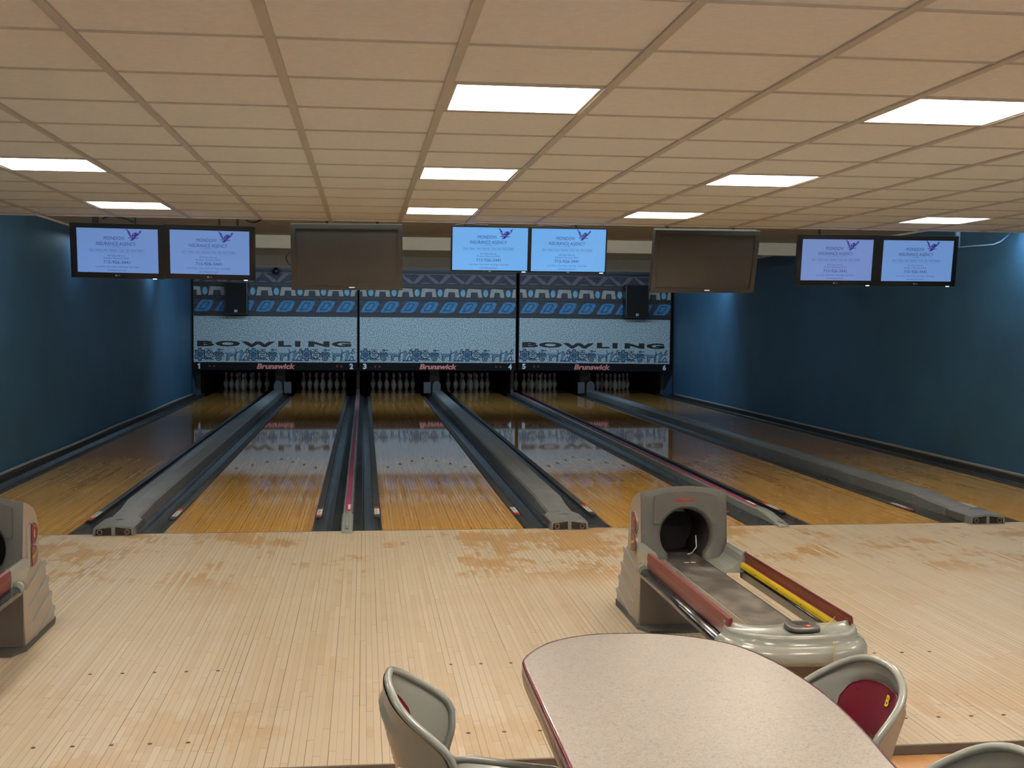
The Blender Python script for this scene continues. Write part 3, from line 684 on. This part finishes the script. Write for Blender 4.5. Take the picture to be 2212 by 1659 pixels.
television('lit television with the insurance advertisement, left one of the pair before the right blue wall', 3.757, 2.161, .788, .476, .004, .140, -.012, 'ad', (-.004, .002, .692, .386), shine=.60, tint=(122, 152, 216))
television('lit television with the insurance advertisement, rightmost of all the screens', 4.545, 2.163, .786, .476, .004, .140, -.012, 'ad', (.003, .002, .697, .387), shine=.62, tint=(116, 158, 222))
# hanging poles and cables
def cable(name, pts, r, m, label, cat, group=None):
    q = MB(); 
    P = [Vector(p) for p in pts]; out = []
    for i in range(len(P)-1):                          # Catmull-Rom
        p0, p1, p2, p3 = P[max(i-1, 0)], P[i], P[i+1], P[min(i+2, len(P)-1)]
        for k in range(6):
            s = k/6; out.append(.5*((2*p1)+(p2-p0)*s+(2*p0-5*p1+4*p2-p3)*s*s+(3*p1-p0-3*p2+p3)*s**3))
    out.append(P[-1]); q.tube(out, r, 0, 6); o = q.build(name, m); return tag(o, label, cat, group)
for x, wd, lb in ((-3.02, .05, 'left black hanger post of the leftmost television'), (-2.68, .012, 'thin black hanger rod above the leftmost television'), (-1.95, .012, 'thin black hanger rod of the second television from the left'), (-1.79, .016, 'thicker black hanger rod at the right end of the left screen pair'), (-1.0, .02, 'short hanger post over the left blank television'), (-.55, .02, 'second short hanger post over the left blank television'),
               (.25, .012, 'hanger rod over the left screen of the middle pair'), (1.28, .012, 'hanger rod over the right screen of the middle pair'), (2.12, .02, 'short hanger post over the right blank television'), (2.75, .012, 'thin hanger rod over the right blank television'),
               (3.62, .014, 'hanger rod over the left screen of the right pair')):
    q = MB(); q.box(-wd/2, wd/2, -.01, .01, 0, ZU-2.30)
    o = q.build('hanger_post', mat('matte_black', (5, 5, 5), .95, spec=.1), None, (x, 2.11 if x not in (2.12, 2.75) else 2.025, 2.30)); tag(o, lb, 'hanger post', 'television hangers')
cable('power_cable', [(4.42, 2.13, 2.66), (4.47, 2.12, 2.55), (4.52, 2.10, 2.46), (4.57, 2.12, 2.55), (4.63, 2.13, 2.66)], .010, mat('matte_black', (5, 5, 5)), 'black V-shaped cable bundle above the rightmost television', 'cable')
cable('power_cable', [(-2.96, 2.12, 2.44), (-2.9, 2.1, 2.46), (-2.82, 2.12, 2.455), (-2.75, 2.12, 2.44), (-2.70, 2.13, 2.42)], .007, mat('matte_black', (5, 5, 5)), 'black cable loop lying on top of the leftmost television', 'cable')
cable('power_cable', [(-1.30, 2.10, 2.19), (-1.345, 2.12, 2.16), (-1.365, 2.12, 2.12), (-1.345, 2.12, 2.07), (-1.30, 2.10, 2.04)], .005, M_BLACK, 'thin black cable bowing out left of the blank television over lane 2', 'cable')
cable('power_cable', [(-1.70, 1.95, 2.435), (-1.66, 1.93, 2.42), (-1.61, 1.90, 2.418), (-1.56, 1.85, 2.435)], .007, mat('matte_black', (5, 5, 5)), 'short black cable drooping from the ceiling edge right of the left screen pair', 'cable')
for x in (.15, .9): cable('power_cable', [(x, 1.98, 2.43), (x+.12, 1.97, 2.437), (x+.3, 1.98, 2.43)], .005, M_BLACK, 'thin black cable resting on top of the %s thin-framed screen' % ('left' if x < .5 else 'right'), 'cable')
# blue painted conduit on the right wall
t = thing('wall_conduit', 'thin blue-grey conduit elbow hanging from the ceiling edge at the right blue wall', 'conduit', (5.35, 2.6, 0))
b = MB(); b.tube([(-.10, .0, 2.68), (-.10, 0, 2.33)], .028, 0, 10); b.build('stub', mat('conduit_blue', (52, 84, 112), .6), t)
b = MB(); b.tube([(-.14, 0, 2.33), (-.02, 0, 2.345), (.28, 0, 2.37), (.36, 0, 2.40), (.55, 0, 2.55)], .011, 0, 8); b.build('pipe', mat('conduit_dark_blue', (26, 44, 64), .6), t)

# ------------------------------------------------------------------ ball returns
def ball_return(label, ox, oy):
    t = thing('ball_return', label, 'ball return', (ox, oy, 0), 0, 'ball return machines on the approach')
    # local x about the unit centre, y as measured for the main unit
    H = .225
    # rubber mat
    out = [(-.245, -2.50), (-.225, -2.40), (.225, -2.40), (.245, -2.50), (.245, -3.02), (.20, -3.12), (-.20, -3.12), (-.245, -3.02)]
    b = MB(); b.prism(out, 'z', .0, .014); b.build('floor_mat', M_MATR, t)
    # body, stacked slices
    sl = [(.014, -2.43, -2.965), (.079, -2.435, -2.975), (.10, -2.475, -2.98), (.164, -2.49, -2.985), (.185, -2.53, -2.99), (.249, -2.545, -2.995), (.27, -2.585, -3.0), (.331, -2.60, -3.005), (.372, -2.70, -3.005),
          (.45, -2.71, -3.0), (.54, -2.715, -2.99), (.605, -2.757, -2.985), (.64, -2.80, -2.98), (.664, -2.863, -2.978), (.685, -2.93, -2.976), (.694, -2.972, -2.975)]
    b = MB(); rows = []
    NX = 12
    for z, yb, yf in sl:
        a = .026*max(0, (z-.45)/.244)**2
        rows.append([(-H+2*H*k/NX, yb, z+a*(1-(2*k/NX-1)**2)*1.15) for k in range(NX+1)])
    b.grid(rows, 0)
    for s in (-1, 1):                                   # sides
        for i in range(len(sl)-1):
            (z0, b0, f0), (z1, b1, f1) = sl[i], sl[i+1]
            b.poly([(s*H, f0, z0), (s*H, b0, z0), (s*H, b1, z1), (s*H, f1, z1)], 0)
    b.build('hood_body', M_HOODS, t)
    # flutes on the sides
    for s in (-1, 1):
        for zc, yb in ((.352, -2.60), (.262, -2.545), (.176, -2.49), (.09, -2.435)):
            b = MB(); b.prism([(yb-.0, zc-.03), (yb, zc-.012), (yb-.02, zc), (yb-.10, zc-.012), (yb-.36, zc-.075)], 'x', s*(H-.002), s*(H+.006)); b.build('side_flute', M_FLUTE, t)
    # front shell with the round ball opening
    c0 = (.012, .472); r0 = .135; N = 96
    def outer(a):
        dx, dz = math.cos(a), math.sin(a)
        best = 9
        for hw_, lim in ((H, 0),):
            if abs(dx) > 1e-6:
                tt = ((H if dx > 0 else -H)-c0[0])/dx
                if tt > 0: best = min(best, tt)
        if dz < 0: best = min(best, (.27-c0[1])/dz)
        if dz > 0:
            tt = (.70-c0[1])/dz
            for _ in range(8):
                x = c0[0]+dx*tt; ztop = .694+.030*(1-min(1, abs(x)/H)**2); tt = (ztop-c0[1])/dz
            best = min(best, tt)
        return (c0[0]+dx*best, c0[1]+dz*best)
    def inner(a, r):
        x, z = c0[0]+r*math.cos(a), c0[1]+r*math.sin(a)
        if math.sin(a) < -.72:                          # opening runs down to the track
            x = c0[0]+max(-.105, min(.105, (r*math.cos(a))*1.08)); z = min(z, .345)
        return (x, z)
    an = [2*PI*k/N for k in range(N)]
    for qx, qz in ((H, .694), (-H, .694), (H, .27), (-H, .27)):
        a_ = math.atan2(qz-c0[1], qx-c0[0]) % (2*PI); an[min(range(N), key=lambda k: abs(an[k]-a_))] = a_
    yf = lambda z: -2.976-.030*max(0, (.694-z)/.42)*.9
    b = MB(); b.grid([[(x, yf(z), z) for x, z in map(outer, an)], [(x, yf(z)-.004, z) for x, z in (((outer(a)[0]*.96+c0[0]*.04), (outer(a)[1]*.96+c0[1]*.04)) for a in an)],
                      [(x, yf(z)-.004, z) for x, z in (inner(a, r0+.012) for a in an)], [(x, yf(z)+.004, z) for x, z in (inner(a, r0) for a in an)], [(x, yf(z)+.035, z) for x, z in (inner(a, r0-.004) for a in an)]], 0, True)
    b.box(-H, H, -3.004, -2.99, .27, .345)
    front = b.build('front_shell', M_HOODF, t)
    b = MB(); b.grid([[(x, -2.96, z) for x, z in (inner(a, r0-.001) for a in an)], [(x, -2.72, z) for x, z in (inner(a, r0-.03) for a in an)]], 0, True, cap=False)
    b.poly([(c0[0]+.11*math.cos(a), -2.72, c0[1]+.13*math.sin(a)) for a in an[::4]]); b.build('ball_tunnel', M_PIT, t)
    b = MB(); b.tube([(.08, -2.93, .46), (.085, -2.93, .40), (.055, -2.95, .372), (.03, -2.96, .368)], .003, 0, 6); b.build('wire_guide', M_SILV, t)
    # raised nameplate panel
    arc = [(c0[0]+.150*math.cos(a), c0[1]+.150*math.sin(a)) for a in [math.radians(25+130*k/24) for k in range(25)]]
    pts = [(.175, .672), (.18, .54), (.172, .53)]+arc+[(-.152, .53), (-.16, .54), (-.155, .672), (-.09, .690), (.01, .699), (.11, .691)]
    b = MB(); b.grid([[(x, yf(z)-.0045, z) for x, z in pts], [(x, yf(z)-.0085, z) for x, z in pts]], 0, True, False, cap=True)
    plate = b.build('nameplate', mat('nameplate_grey', (72, 74, 73), .5), front)
    place_text([('Brunswick', .019, .03, .2, .005, .655, .098, 0)], 'brand_lettering', M_REDP, plate, (Vector((0, -2.991, 0)), Vector((1, 0, 0)), Vector((0, 0, 1))))
    b = MB(); b.box(-H+.0005, H-.0005, -2.998, -2.96, .016, .27); b.build('lower_front', M_HOODL, t)
    # side emblem: silver bar and two maroon bowls of a letter
    for s in (-1, 1):
        xo = s*(H+.001); d = -1 if s < 0 else 1; yc = -2.865 if s < 0 else -2.84
        f = lambda pts: [(yc+d*a, z) for a, z in pts]
        b = MB(); b.prism(f([(-.100, .355), (-.066, .375), (-.046, .575), (-.090, .565)]), 'x', xo, xo+s*.008); emb = b.build('emblem_bar', M_SILV, t)
        for z0, z1 in ((.475, .575), (.37, .468)):
            zc = (z0+z1)/2; rr = (z1-z0)/2
            D = [(-.038, z0), (.0, z0)]+[(.0+.066*math.cos(-PI/2+PI*k/10), zc+rr*math.sin(-PI/2+PI*k/10)) for k in range(1, 10)]+[(.0, z1), (-.038, z1)]
            b = MB(); b.prism(f([(a*1.12+.001, zc+(z-zc)*1.1) for a, z in D]), 'x', xo, xo+s*.007); b.build('emblem_rim', M_SILV, t)
            b = MB(); b.prism(f(D), 'x', xo+s*.007, xo+s*.011); bowl = b.build('emblem_bowl', M_MAROON, t)
            if z0 > .45:
                b = MB(); b.prism(f([(-.006, zc-.022), (.01, zc-.016), (.012, zc+.012), (-.002, zc+.022)]), 'x', xo+s*.011, xo+s*.0125); b.build('emblem_counter', mat('emblem_pink', (196, 120, 130), .4), bowl)
            else:
                place_text([('Brunswick', .017, .03, .2, 0, 0, .08, 0)], 'emblem_lettering', M_YELT, bowl, (Vector((xo+s*.0125, yc+d*.002, zc+.004)), Vector((0, d, .28)).normalized(), Vector((0, 0, 1))))
    # scoops at the hood mouth
    for s in (-1, 1):
        if s > 0: P = [(.105, .352), (.15, .350), (.185, .362), (.205, .388), (.216, .42), (.226, .437), (.240, .440), (.250, .428), (.252, .40), (.246, .34), (.20, .332), (.105, .335)]
        else: P = [(-.105, .352), (-.15, .352), (-.18, .366), (-.196, .395), (-.206, .425), (-.216, .440), (-.232, .442), (-.243, .430), (-.246, .40), (-.240, .34), (-.20, .332), (-.105, .335)]
        b = MB(); b.sweep(P, -3.005, -3.27, n=1, smooth=False); b.build('side_scoop', M_LGREY, t)
        # rail: outer maroon guard, yellow strip, chrome tube
        q = s*.245
        R = [(q, .356), (q+s*.004, .40), (q, .432), (q-s*.012, .437), (q-s*.016, .425), (q-s*.009, .408), (q-s*.008, .395), (q-s*.012, .385), (q-s*.020, .380), (q-s*.020, .352)]
        b = MB(); b.sweep(R, -3.24, -4.56); rail = b.build('rail_guard', M_MAROON2, t)
        b = MB(); b.sweep([(q-s*.018, .386), (q-s*.030, .384), (q-s*.034, .374), (q-s*.032, .358), (q-s*.018, .354)], -3.262, -4.545); b.build('yellow_strip', M_YEL, rail)
        b = MB()
        for k in range(4): b.disc((q-s*.0345-(.001 if s > 0 else 0), -3.5-k*.3, .371), .004, 'x', 10, 0, .001)
        b.build('strip_rivets', M_BROWN, rail)
        b = MB(); b.tube([(q+s*.010, -3.20, .326), (q+s*.010, -4.60, .326)], .026, 0, 14); b.build('support_tube', M_CHROME, t)
        b = MB(); b.sweep([(q-s*.018, .30), (q+s*.012, .30), (q+s*.016, .312), (q-s*.018, .335)], -3.22, -4.6); b.build('rail_underside', M_LGREY2, t)
        b = MB(); b.tube([(q+s*.020, -3.19, .345), (q+s*.020, -3.235, .345)], .026, 0, 14); b.disc((q+s*.020, -3.19, .345), .026, 'y', 14); b.build('tube_clamp', M_LGREY, t)
    # ball track
    b = MB(); b.box(-.10, .098, -2.75, -4.50, .332, .352, 0, .003)
    b.build('ball_track', M_BELT, t)
    b = MB(); b.box(-.106, -.10, -3.0, -4.48, .30, .353); b.box(.098, .104, -3.0, -4.48, .30, .353); b.build('track_edge', M_SILV, t)
    b = MB(); b.box(-.09, .09, -2.99, -4.45, .24, .331); b.build('track_trough', M_BROWN, t)
    b = MB()
    for sx in (-.022, .012): b.box(sx, sx+.022, -3.10, -3.085, .352, .3535)
    b.build('track_sticker', mat('sticker_cream', (214, 204, 188), .5), t)
    # rounded end bowl
    def arcpt(a, off):                                  # a from 0 (left) to PI (right)
        ca, sa = math.cos(PI-a), math.sin(a)
        ex = .8; x = (abs(ca)**ex)*(1 if ca > 0 else -1)*(.256+off); y = -4.52-(abs(sa)**ex)*(.215+off)
        return x, y
    K = 40
    def inn(u):                                         # wavy inner edge
        return -4.52+.012*math.cos(3*PI*(u))+ .028*math.exp(-((u-.52)/.13)**2)-.012
    rows = []
    inr = [(-.256+.512*k/K, inn(k/K)) for k in range(K+1)]
    front_rows = []
    for off, z in ((-.012, .404), (-.004, .401), (.0, .392), (.002, .372), (.012, .366), (.028, .355), (.036, .338), (.038, .318), (.030, .306), (.014, .296), (-.03, .292)):
        front_rows.append([(*arcpt(PI*k/K, off), z) for k in range(K+1)])
    deck = []
    for j in range(7):
        f = j/6; row = []
        for k in range(K+1):
            xa, ya = inr[k]; xb, yb = arcpt(PI*k/K, -.012)
            zz = .404-.016*math.sin(PI*min(1, f*.9+.1))+.022*abs(2*k/K-1)**4*(1-f)
            row.append((xa*(1-f)+xb*f, ya*(1-f)+yb*f, zz if f < 1 else .404))
        deck.append(row)
    b = MB(); b.grid([[(x, y, .30) for x, y in inr]]+deck+front_rows[1:]+[[(x, y, .30) for x, y in inr]], 0)
    b.build('end_bowl', M_LGREY, t)
    # control plate
    cp = []
    for k in range(28):
        a = 2*PI*k/28; cc, ss = math.cos(a), math.sin(a)
        cp.append((.062*(abs(cc)**.6)*(1 if cc > 0 else -1)+.035, -4.585+.062*(abs(ss)**.6)*(1 if ss > 0 else -1)))
    b = MB(); b.grid([[(x, y, .395) for x, y in cp], [(x, y, .408) for x, y in cp], [(.035+(x-.035)*.9, -4.585+(y+4.585)*.9, .413) for x, y in cp]], 0, True, cap=True); pl = b.build('control_plate', mat('gunmetal_plate', (92, 92, 92), .28, .4), t)
    b = MB()
    for k in range(5): b.box(.035-.036+k*.003, .035+.034-k*.002, -4.556-k*.011, -4.550-k*.011, .4132, .4142)
    b.build('vent_slots', M_INK, pl)
    b = MB(); b.lathe([(.013, .413), (.013, .416), (.009, .418)], .045, -4.626, 16); b.lathe([(.006, .418), (.006, .4185)], .045, -4.626, 12, 1); b.build('reset_button', [mat('button_red', (176, 64, 44), .4), mat('button_orange', (226, 150, 90), .4)], pl)
    b = MB(); b.tube([(.20, -4.50, .417), (.15, -4.57, .409), (.11, -4.62, .403), (.10, -4.68, .403)], .0018, 0, 5)
    b.tube([(.095, -4.745, .385), (.09, -4.775, .36), (.085, -4.782, .33), (.08, -4.78, .30)], .0022, 0, 5); b.build('dried_drip', mat('drip_ochre', (176, 150, 96), .5), t)
    # box beneath the bowl and foot
    b = MB(); b.prism([(-.15, .285), (.17, .285), (.145, .20), (-.13, .20)], 'y', -4.60, -4.30); b.build('under_box', M_BROWN, t)
    b = MB(); b.box(-.09, .05, -4.20, -3.90, .0, .30, 0, .006); b.box(-.12, .08, -4.24, -3.86, 0, .03, 0, .004); b.build('foot', M_HOODL, t)
    return t
ball_return('grey ball return with a round black opening and maroon rails, behind the table', .957, .0)
ball_return('grey ball return cut off by the left edge, its maroon and silver side emblem showing', -2.475, -.14)

# ------------------------------------------------------------------ table
ZF = -.034
t = thing('dining_table', 'beige speckled laminate table with rounded end and maroon edge, nearest the camera', 'table', (.052, -6.80, ZF))
TP = [(-.271, -6.07), (-.2715, -6.3), (-.2715, -6.6), (-.2715, -6.9), (-.268, -7.25), (-.245, -7.50), (-.17, -7.66), (-.02, -7.72), (.14, -7.68), (.24, -7.53), (.285, -7.3), (.315, -7.05), (.341, -6.79), (.363, -6.6), (.376, -6.4), (.372, -6.25), (.352, -6.09), (.303, -5.935), (.215, -5.84), (.10, -5.79), (-.026, -5.785), (-.105, -5.808), (-.178, -5.858), (-.232, -5.935), (-.262, -6.0)]
def tab_out(off):
    P = [Vector(p) for p in TP]; n_ = len(P); o = []
    for i in range(n_):
        p0, p1, p2, p3 = P[i-1], P[i], P[(i+1) % n_], P[(i+2) % n_]
        for k in range(4):
            q = k/4; o.append(.5*((2*p1)+(p2-p0)*q+(2*p0-5*p1+4*p2-p3)*q*q+(3*p1-p0-3*p2+p3)*q**3))
    m = len(o); r = []
    for i in range(m):
        d = (o[(i+1) % m]-o[i-1]).normalized(); nn = Vector((-d.y, d.x)); r.append((o[i].x-nn.x*off-.052, o[i].y-nn.y*off+6.80))
    return r
ZT = .71-ZF
o1 = tab_out(0)
b = MB(); b.grid([[(x, y, ZT-.03) for x, y in o1], [(x, y, ZT) for x, y in o1]], 0, True, False, cap=True); b.build('tabletop', M_LAM, t)
lv = [(.0, ZT+.0008), (.004, ZT+.0005), (.0075, ZT-.004), (.008, ZT-.014), (.005, ZT-.022), (.0085, ZT-.027), (.0075, ZT-.036), (.002, ZT-.040)]
b = MB(); b.grid([[(x, y, z) for x, y in tab_out(off)] for off, z in lv], 0, True, True); b.build('edge_band', M_MAROON, t)
b = MB(); b.grid([[(x, y, z) for x, y in tab_out(off)] for off, z in ((.002, ZT-.038), (.006, ZT-.041), (.004, ZT-.054), (-.02, ZT-.056))], 0, True, True); b.build('lower_band', mat('ochre_band', (196, 178, 120), .35), t)
b = MB(); b.lathe([(.10, .0), (.10, .02), (.06, .05), (.045, .08), (.045, ZT-.05), (.15, ZT-.035), (.15, ZT-.03)], 0, 0, 24); b.build('pedestal', M_LGREY2, t)

# ------------------------------------------------------------------ chairs
def make_chair(label, loc, rz):
    t = thing('moulded_chair', label, 'chair', loc, rz, 'grey moulded chairs at the table')
    path = [(.175, .425), (.17, .445), (.12, .450), (.05, .440), (-.05, .432), (-.13, .438), (-.185, .470), (-.215, .525), (-.232, .580), (-.247, .64), (-.262, .70), (-.276, .755), (-.286, .790), (-.292, .806)]
    wid = [.140, .172, .196, .204, .204, .198, .186, .178, .184, .192, .192, .170, .118, .030]
    path = [(x, z*.953) for x, z in path]
    rows = []; NU = 24; Z0, Z1 = .58, .769
    dn = []; dw = []
    for i in range(len(path)-1):
        for k in range(20):
            s = k/20; dn.append(tuple(path[i][j]*(1-s)+path[i+1][j]*s for j in (0, 1))); dw.append(wid[i]*(1-s)+wid[i+1]*s)
    dn.append(path[-1]); dw.append(wid[-1])
    for _ in range(60):
        dn = [dn[0]]+[tuple((dn[i-1][j]+2*dn[i][j]+dn[i+1][j])/4 for j in (0, 1)) for i in range(1, len(dn)-1)]+[dn[-1]]
        dw = [dw[0]]+[(dw[i-1]+2*dw[i]+dw[i+1])/4 for i in range(1, len(dw)-1)]+[dw[-1]]
    lowr = [i for i in range(len(dn)) if not (dn[i][0] < -.2 and dn[i][1] > Z0)]
    pick = lowr[::6]
    fine = [dn[i] for i in pick]; fw_ = [dw[i] for i in pick]
    top = [d for d in dn if d[0] < -.2 and d[1] > Z0-.02]
    for k in range(1, 17):                              # denser rows toward the crown
        zt = Z0+(Z1-Z0)*math.sin(PI/2*k/16)
        m_ = min(range(len(top)-1), key=lambda q_: abs(top[q_][1]-zt)); xx = top[m_][0]
        fine.append((xx, min(zt, Z1-.0004))); q = (min(zt, Z1-.0004)-Z0)/(Z1-Z0); fw_.append(.192*max(0.0, 1-q**2.3)**(1/2.3))
    n = len(fine); nor = []
    for i in range(n):
        a, c = fine[max(i-1, 0)], fine[min(i+1, n-1)]; dx, dz = c[0]-a[0], c[1]-a[1]; L = math.hypot(dx, dz); nor.append((dz/L, -dx/L) if True else None)
    g0 = max(i for i in range(n) if fine[i][1] < Z0+.12)
    for i in range(g0, n): nor[i] = nor[g0-1]
    def surf(i, s, extra=0):
        x, z = fine[i]; nx, nz = nor[i]
        sm = lambda v: max(0, min(1, v))**2*(3-2*max(0, min(1, v)))
        if x < -.12: amp = (.03+.074*sm((.78-z)/.18))*(1-.38*sm((.57-z)/.10))
        else: amp = .064-.034*sm((x+.12)/.27)
        wr = amp*(abs(s)/.192)**2.4
        if z > Z0: rr = ((abs(s)/.192)**2.3+max(0, (z-Z0)/(Z1-Z0))**2.3)**(1/2.3)
        else: rr = abs(s)/max(fw_[i], .01)
        lip = .016*max(0, (rr-.74)/.26)**1.6
        step = -.011*sm((.81-rr)/.04)
        d = wr+lip+step+extra
        return (x+nx*d, s, z+nz*d)
    b = MB()
    for i in range(n): rows.append([surf(i, fw_[i]*(2*k/NU-1)) for k in range(NU+1)])
    b.grid(rows, 0, False, True)
    back = [[surf(i, fw_[i]*(2*k/NU-1), -.012) for k in range(NU+1)] for i in range(n)]
    b.grid(back, 0, False, True)
    rim = [rows[i][0] for i in range(n-1)]+[rows[-1][NU//2]]+[rows[i][NU] for i in range(n-2, -1, -1)]+rows[0][NU-1:0:-1]+[rows[0][0]]
    b.tube([Vector(p) for p in rim], .0095, 0, 8, cap=False)
    b.build('shell', M_LGREY, t)
    # maroon pads
    def pad(i0, i1, wf, name, badge=False):
        q = MB(); rr = []; m = i1-i0
        for i in range(i0, i1+1):
            f = (i-i0)/m; w_ = wf(f); rr.append([surf(i, w_*(2*k/12-1), .006) for k in range(13)])
        q.grid(rr, 0, False, True)
        q.tube([Vector(p) for p in [r[0] for r in rr]+rr[-1][1:-1]+[r[-1] for r in rr[::-1]]+rr[0][11:0:-1]+[rr[0][0]]], .003, 0, 6, cap=False)
        return q.build(name, M_MAROON, t)
    bi_ = [i for i in range(n) if fine[i][0] < -.16]
    def surf_z(zv, s_, extra):
        k = min(bi_[:-1], key=lambda i: abs(fine[i][1]-zv)); a, c = surf(k, s_, extra), surf(min(k+1, n-1), s_, extra)
        if fine[k][1] > zv: c = a; a = surf(k-1, s_, extra); k -= 1
        f_ = (zv-fine[k][1])/max(1e-6, fine[k+1][1]-fine[k][1]) if k+1 < n else 0
        return tuple(a[q]*(1-f_)+c[q]*f_ for q in range(3))
    rr = []
    for i in range(15):
        row = []
        for k in range(25):
            u = 2*k/24-1; zu = .652+.068*(max(0, 1-abs(u)**2.4))**.5; zl = .600-.075*abs(u)**1.6; v = i/14
            row.append(surf_z(zl*(1-v)+zu*v, (.104+.016*v)*u, .007))
        rr.append(row)
    q = MB(); q.grid(rr, 0, False, True)
    q.tube([Vector(p) for p in [r[0] for r in rr]+rr[-1][1:-1]+[r[-1] for r in rr[::-1]]+rr[0][23:0:-1]+[rr[0][0]]], .0018, 0, 6, cap=False)
    bp = q.build('back_pad', M_MAROON, t)
    is0 = 4; is1 = min(range(n), key=lambda i: abs(fine[i][0]+.12)+(0 if fine[i][1] < .5 else 9))
    pad(is0+2, is1, lambda f: .145*(max(0, 1-abs(2*f-1)**3))**.5+.004, 'seat_pad')
    # yellow badge on the pad
    P = surf_z(.690, .035, .0095); P2 = surf_z(.690, .053, .0095); P3 = surf_z(.707, .035, .0095)
    Rv = (Vector(P2)-Vector(P)).normalized(); Uv = (Vector(P3)-Vector(P)).normalized()
    place_text([('B', .028, .04, .1, 0, 0, .017, 0)], 'badge_print', M_YELT, bp, (Vector(P), -Rv if False else Rv, Uv))
    q = MB(); q.lathe([(.006, 0), (.006, .003)], 0, 0, 10); o = q.build('pad_button', M_MAROON, bp); o.location = surf_z(.685, -.085, .004); o.rotation_euler = (0, PI/2, 0)
    # post and base
    q = MB(); q.lathe([(.10, 0), (.10, .015), (.05, .035), (.03, .06), (.03, .38), (.09, .395)], 0, 0, 20); q.build('pedestal', M_LGREY2, t)
    return t
ch = make_chair('grey moulded chair with maroon pads on the left side of the table, turned inward', (-.335, -6.23, ZF), -.06)
dup(ch, 'grey moulded chair with maroon back pad and yellow badge, on the right of the table', (.305, -6.26, ZF), PI+.15)
dup(ch, 'grey moulded chair cut off by the bottom right corner, only its rounded back showing', (.32, -6.90, ZF), PI+.18)
dup(ch, 'grey moulded chair at the bottom edge, just its top showing before the left chair', (-.335, -6.86, ZF), .04)
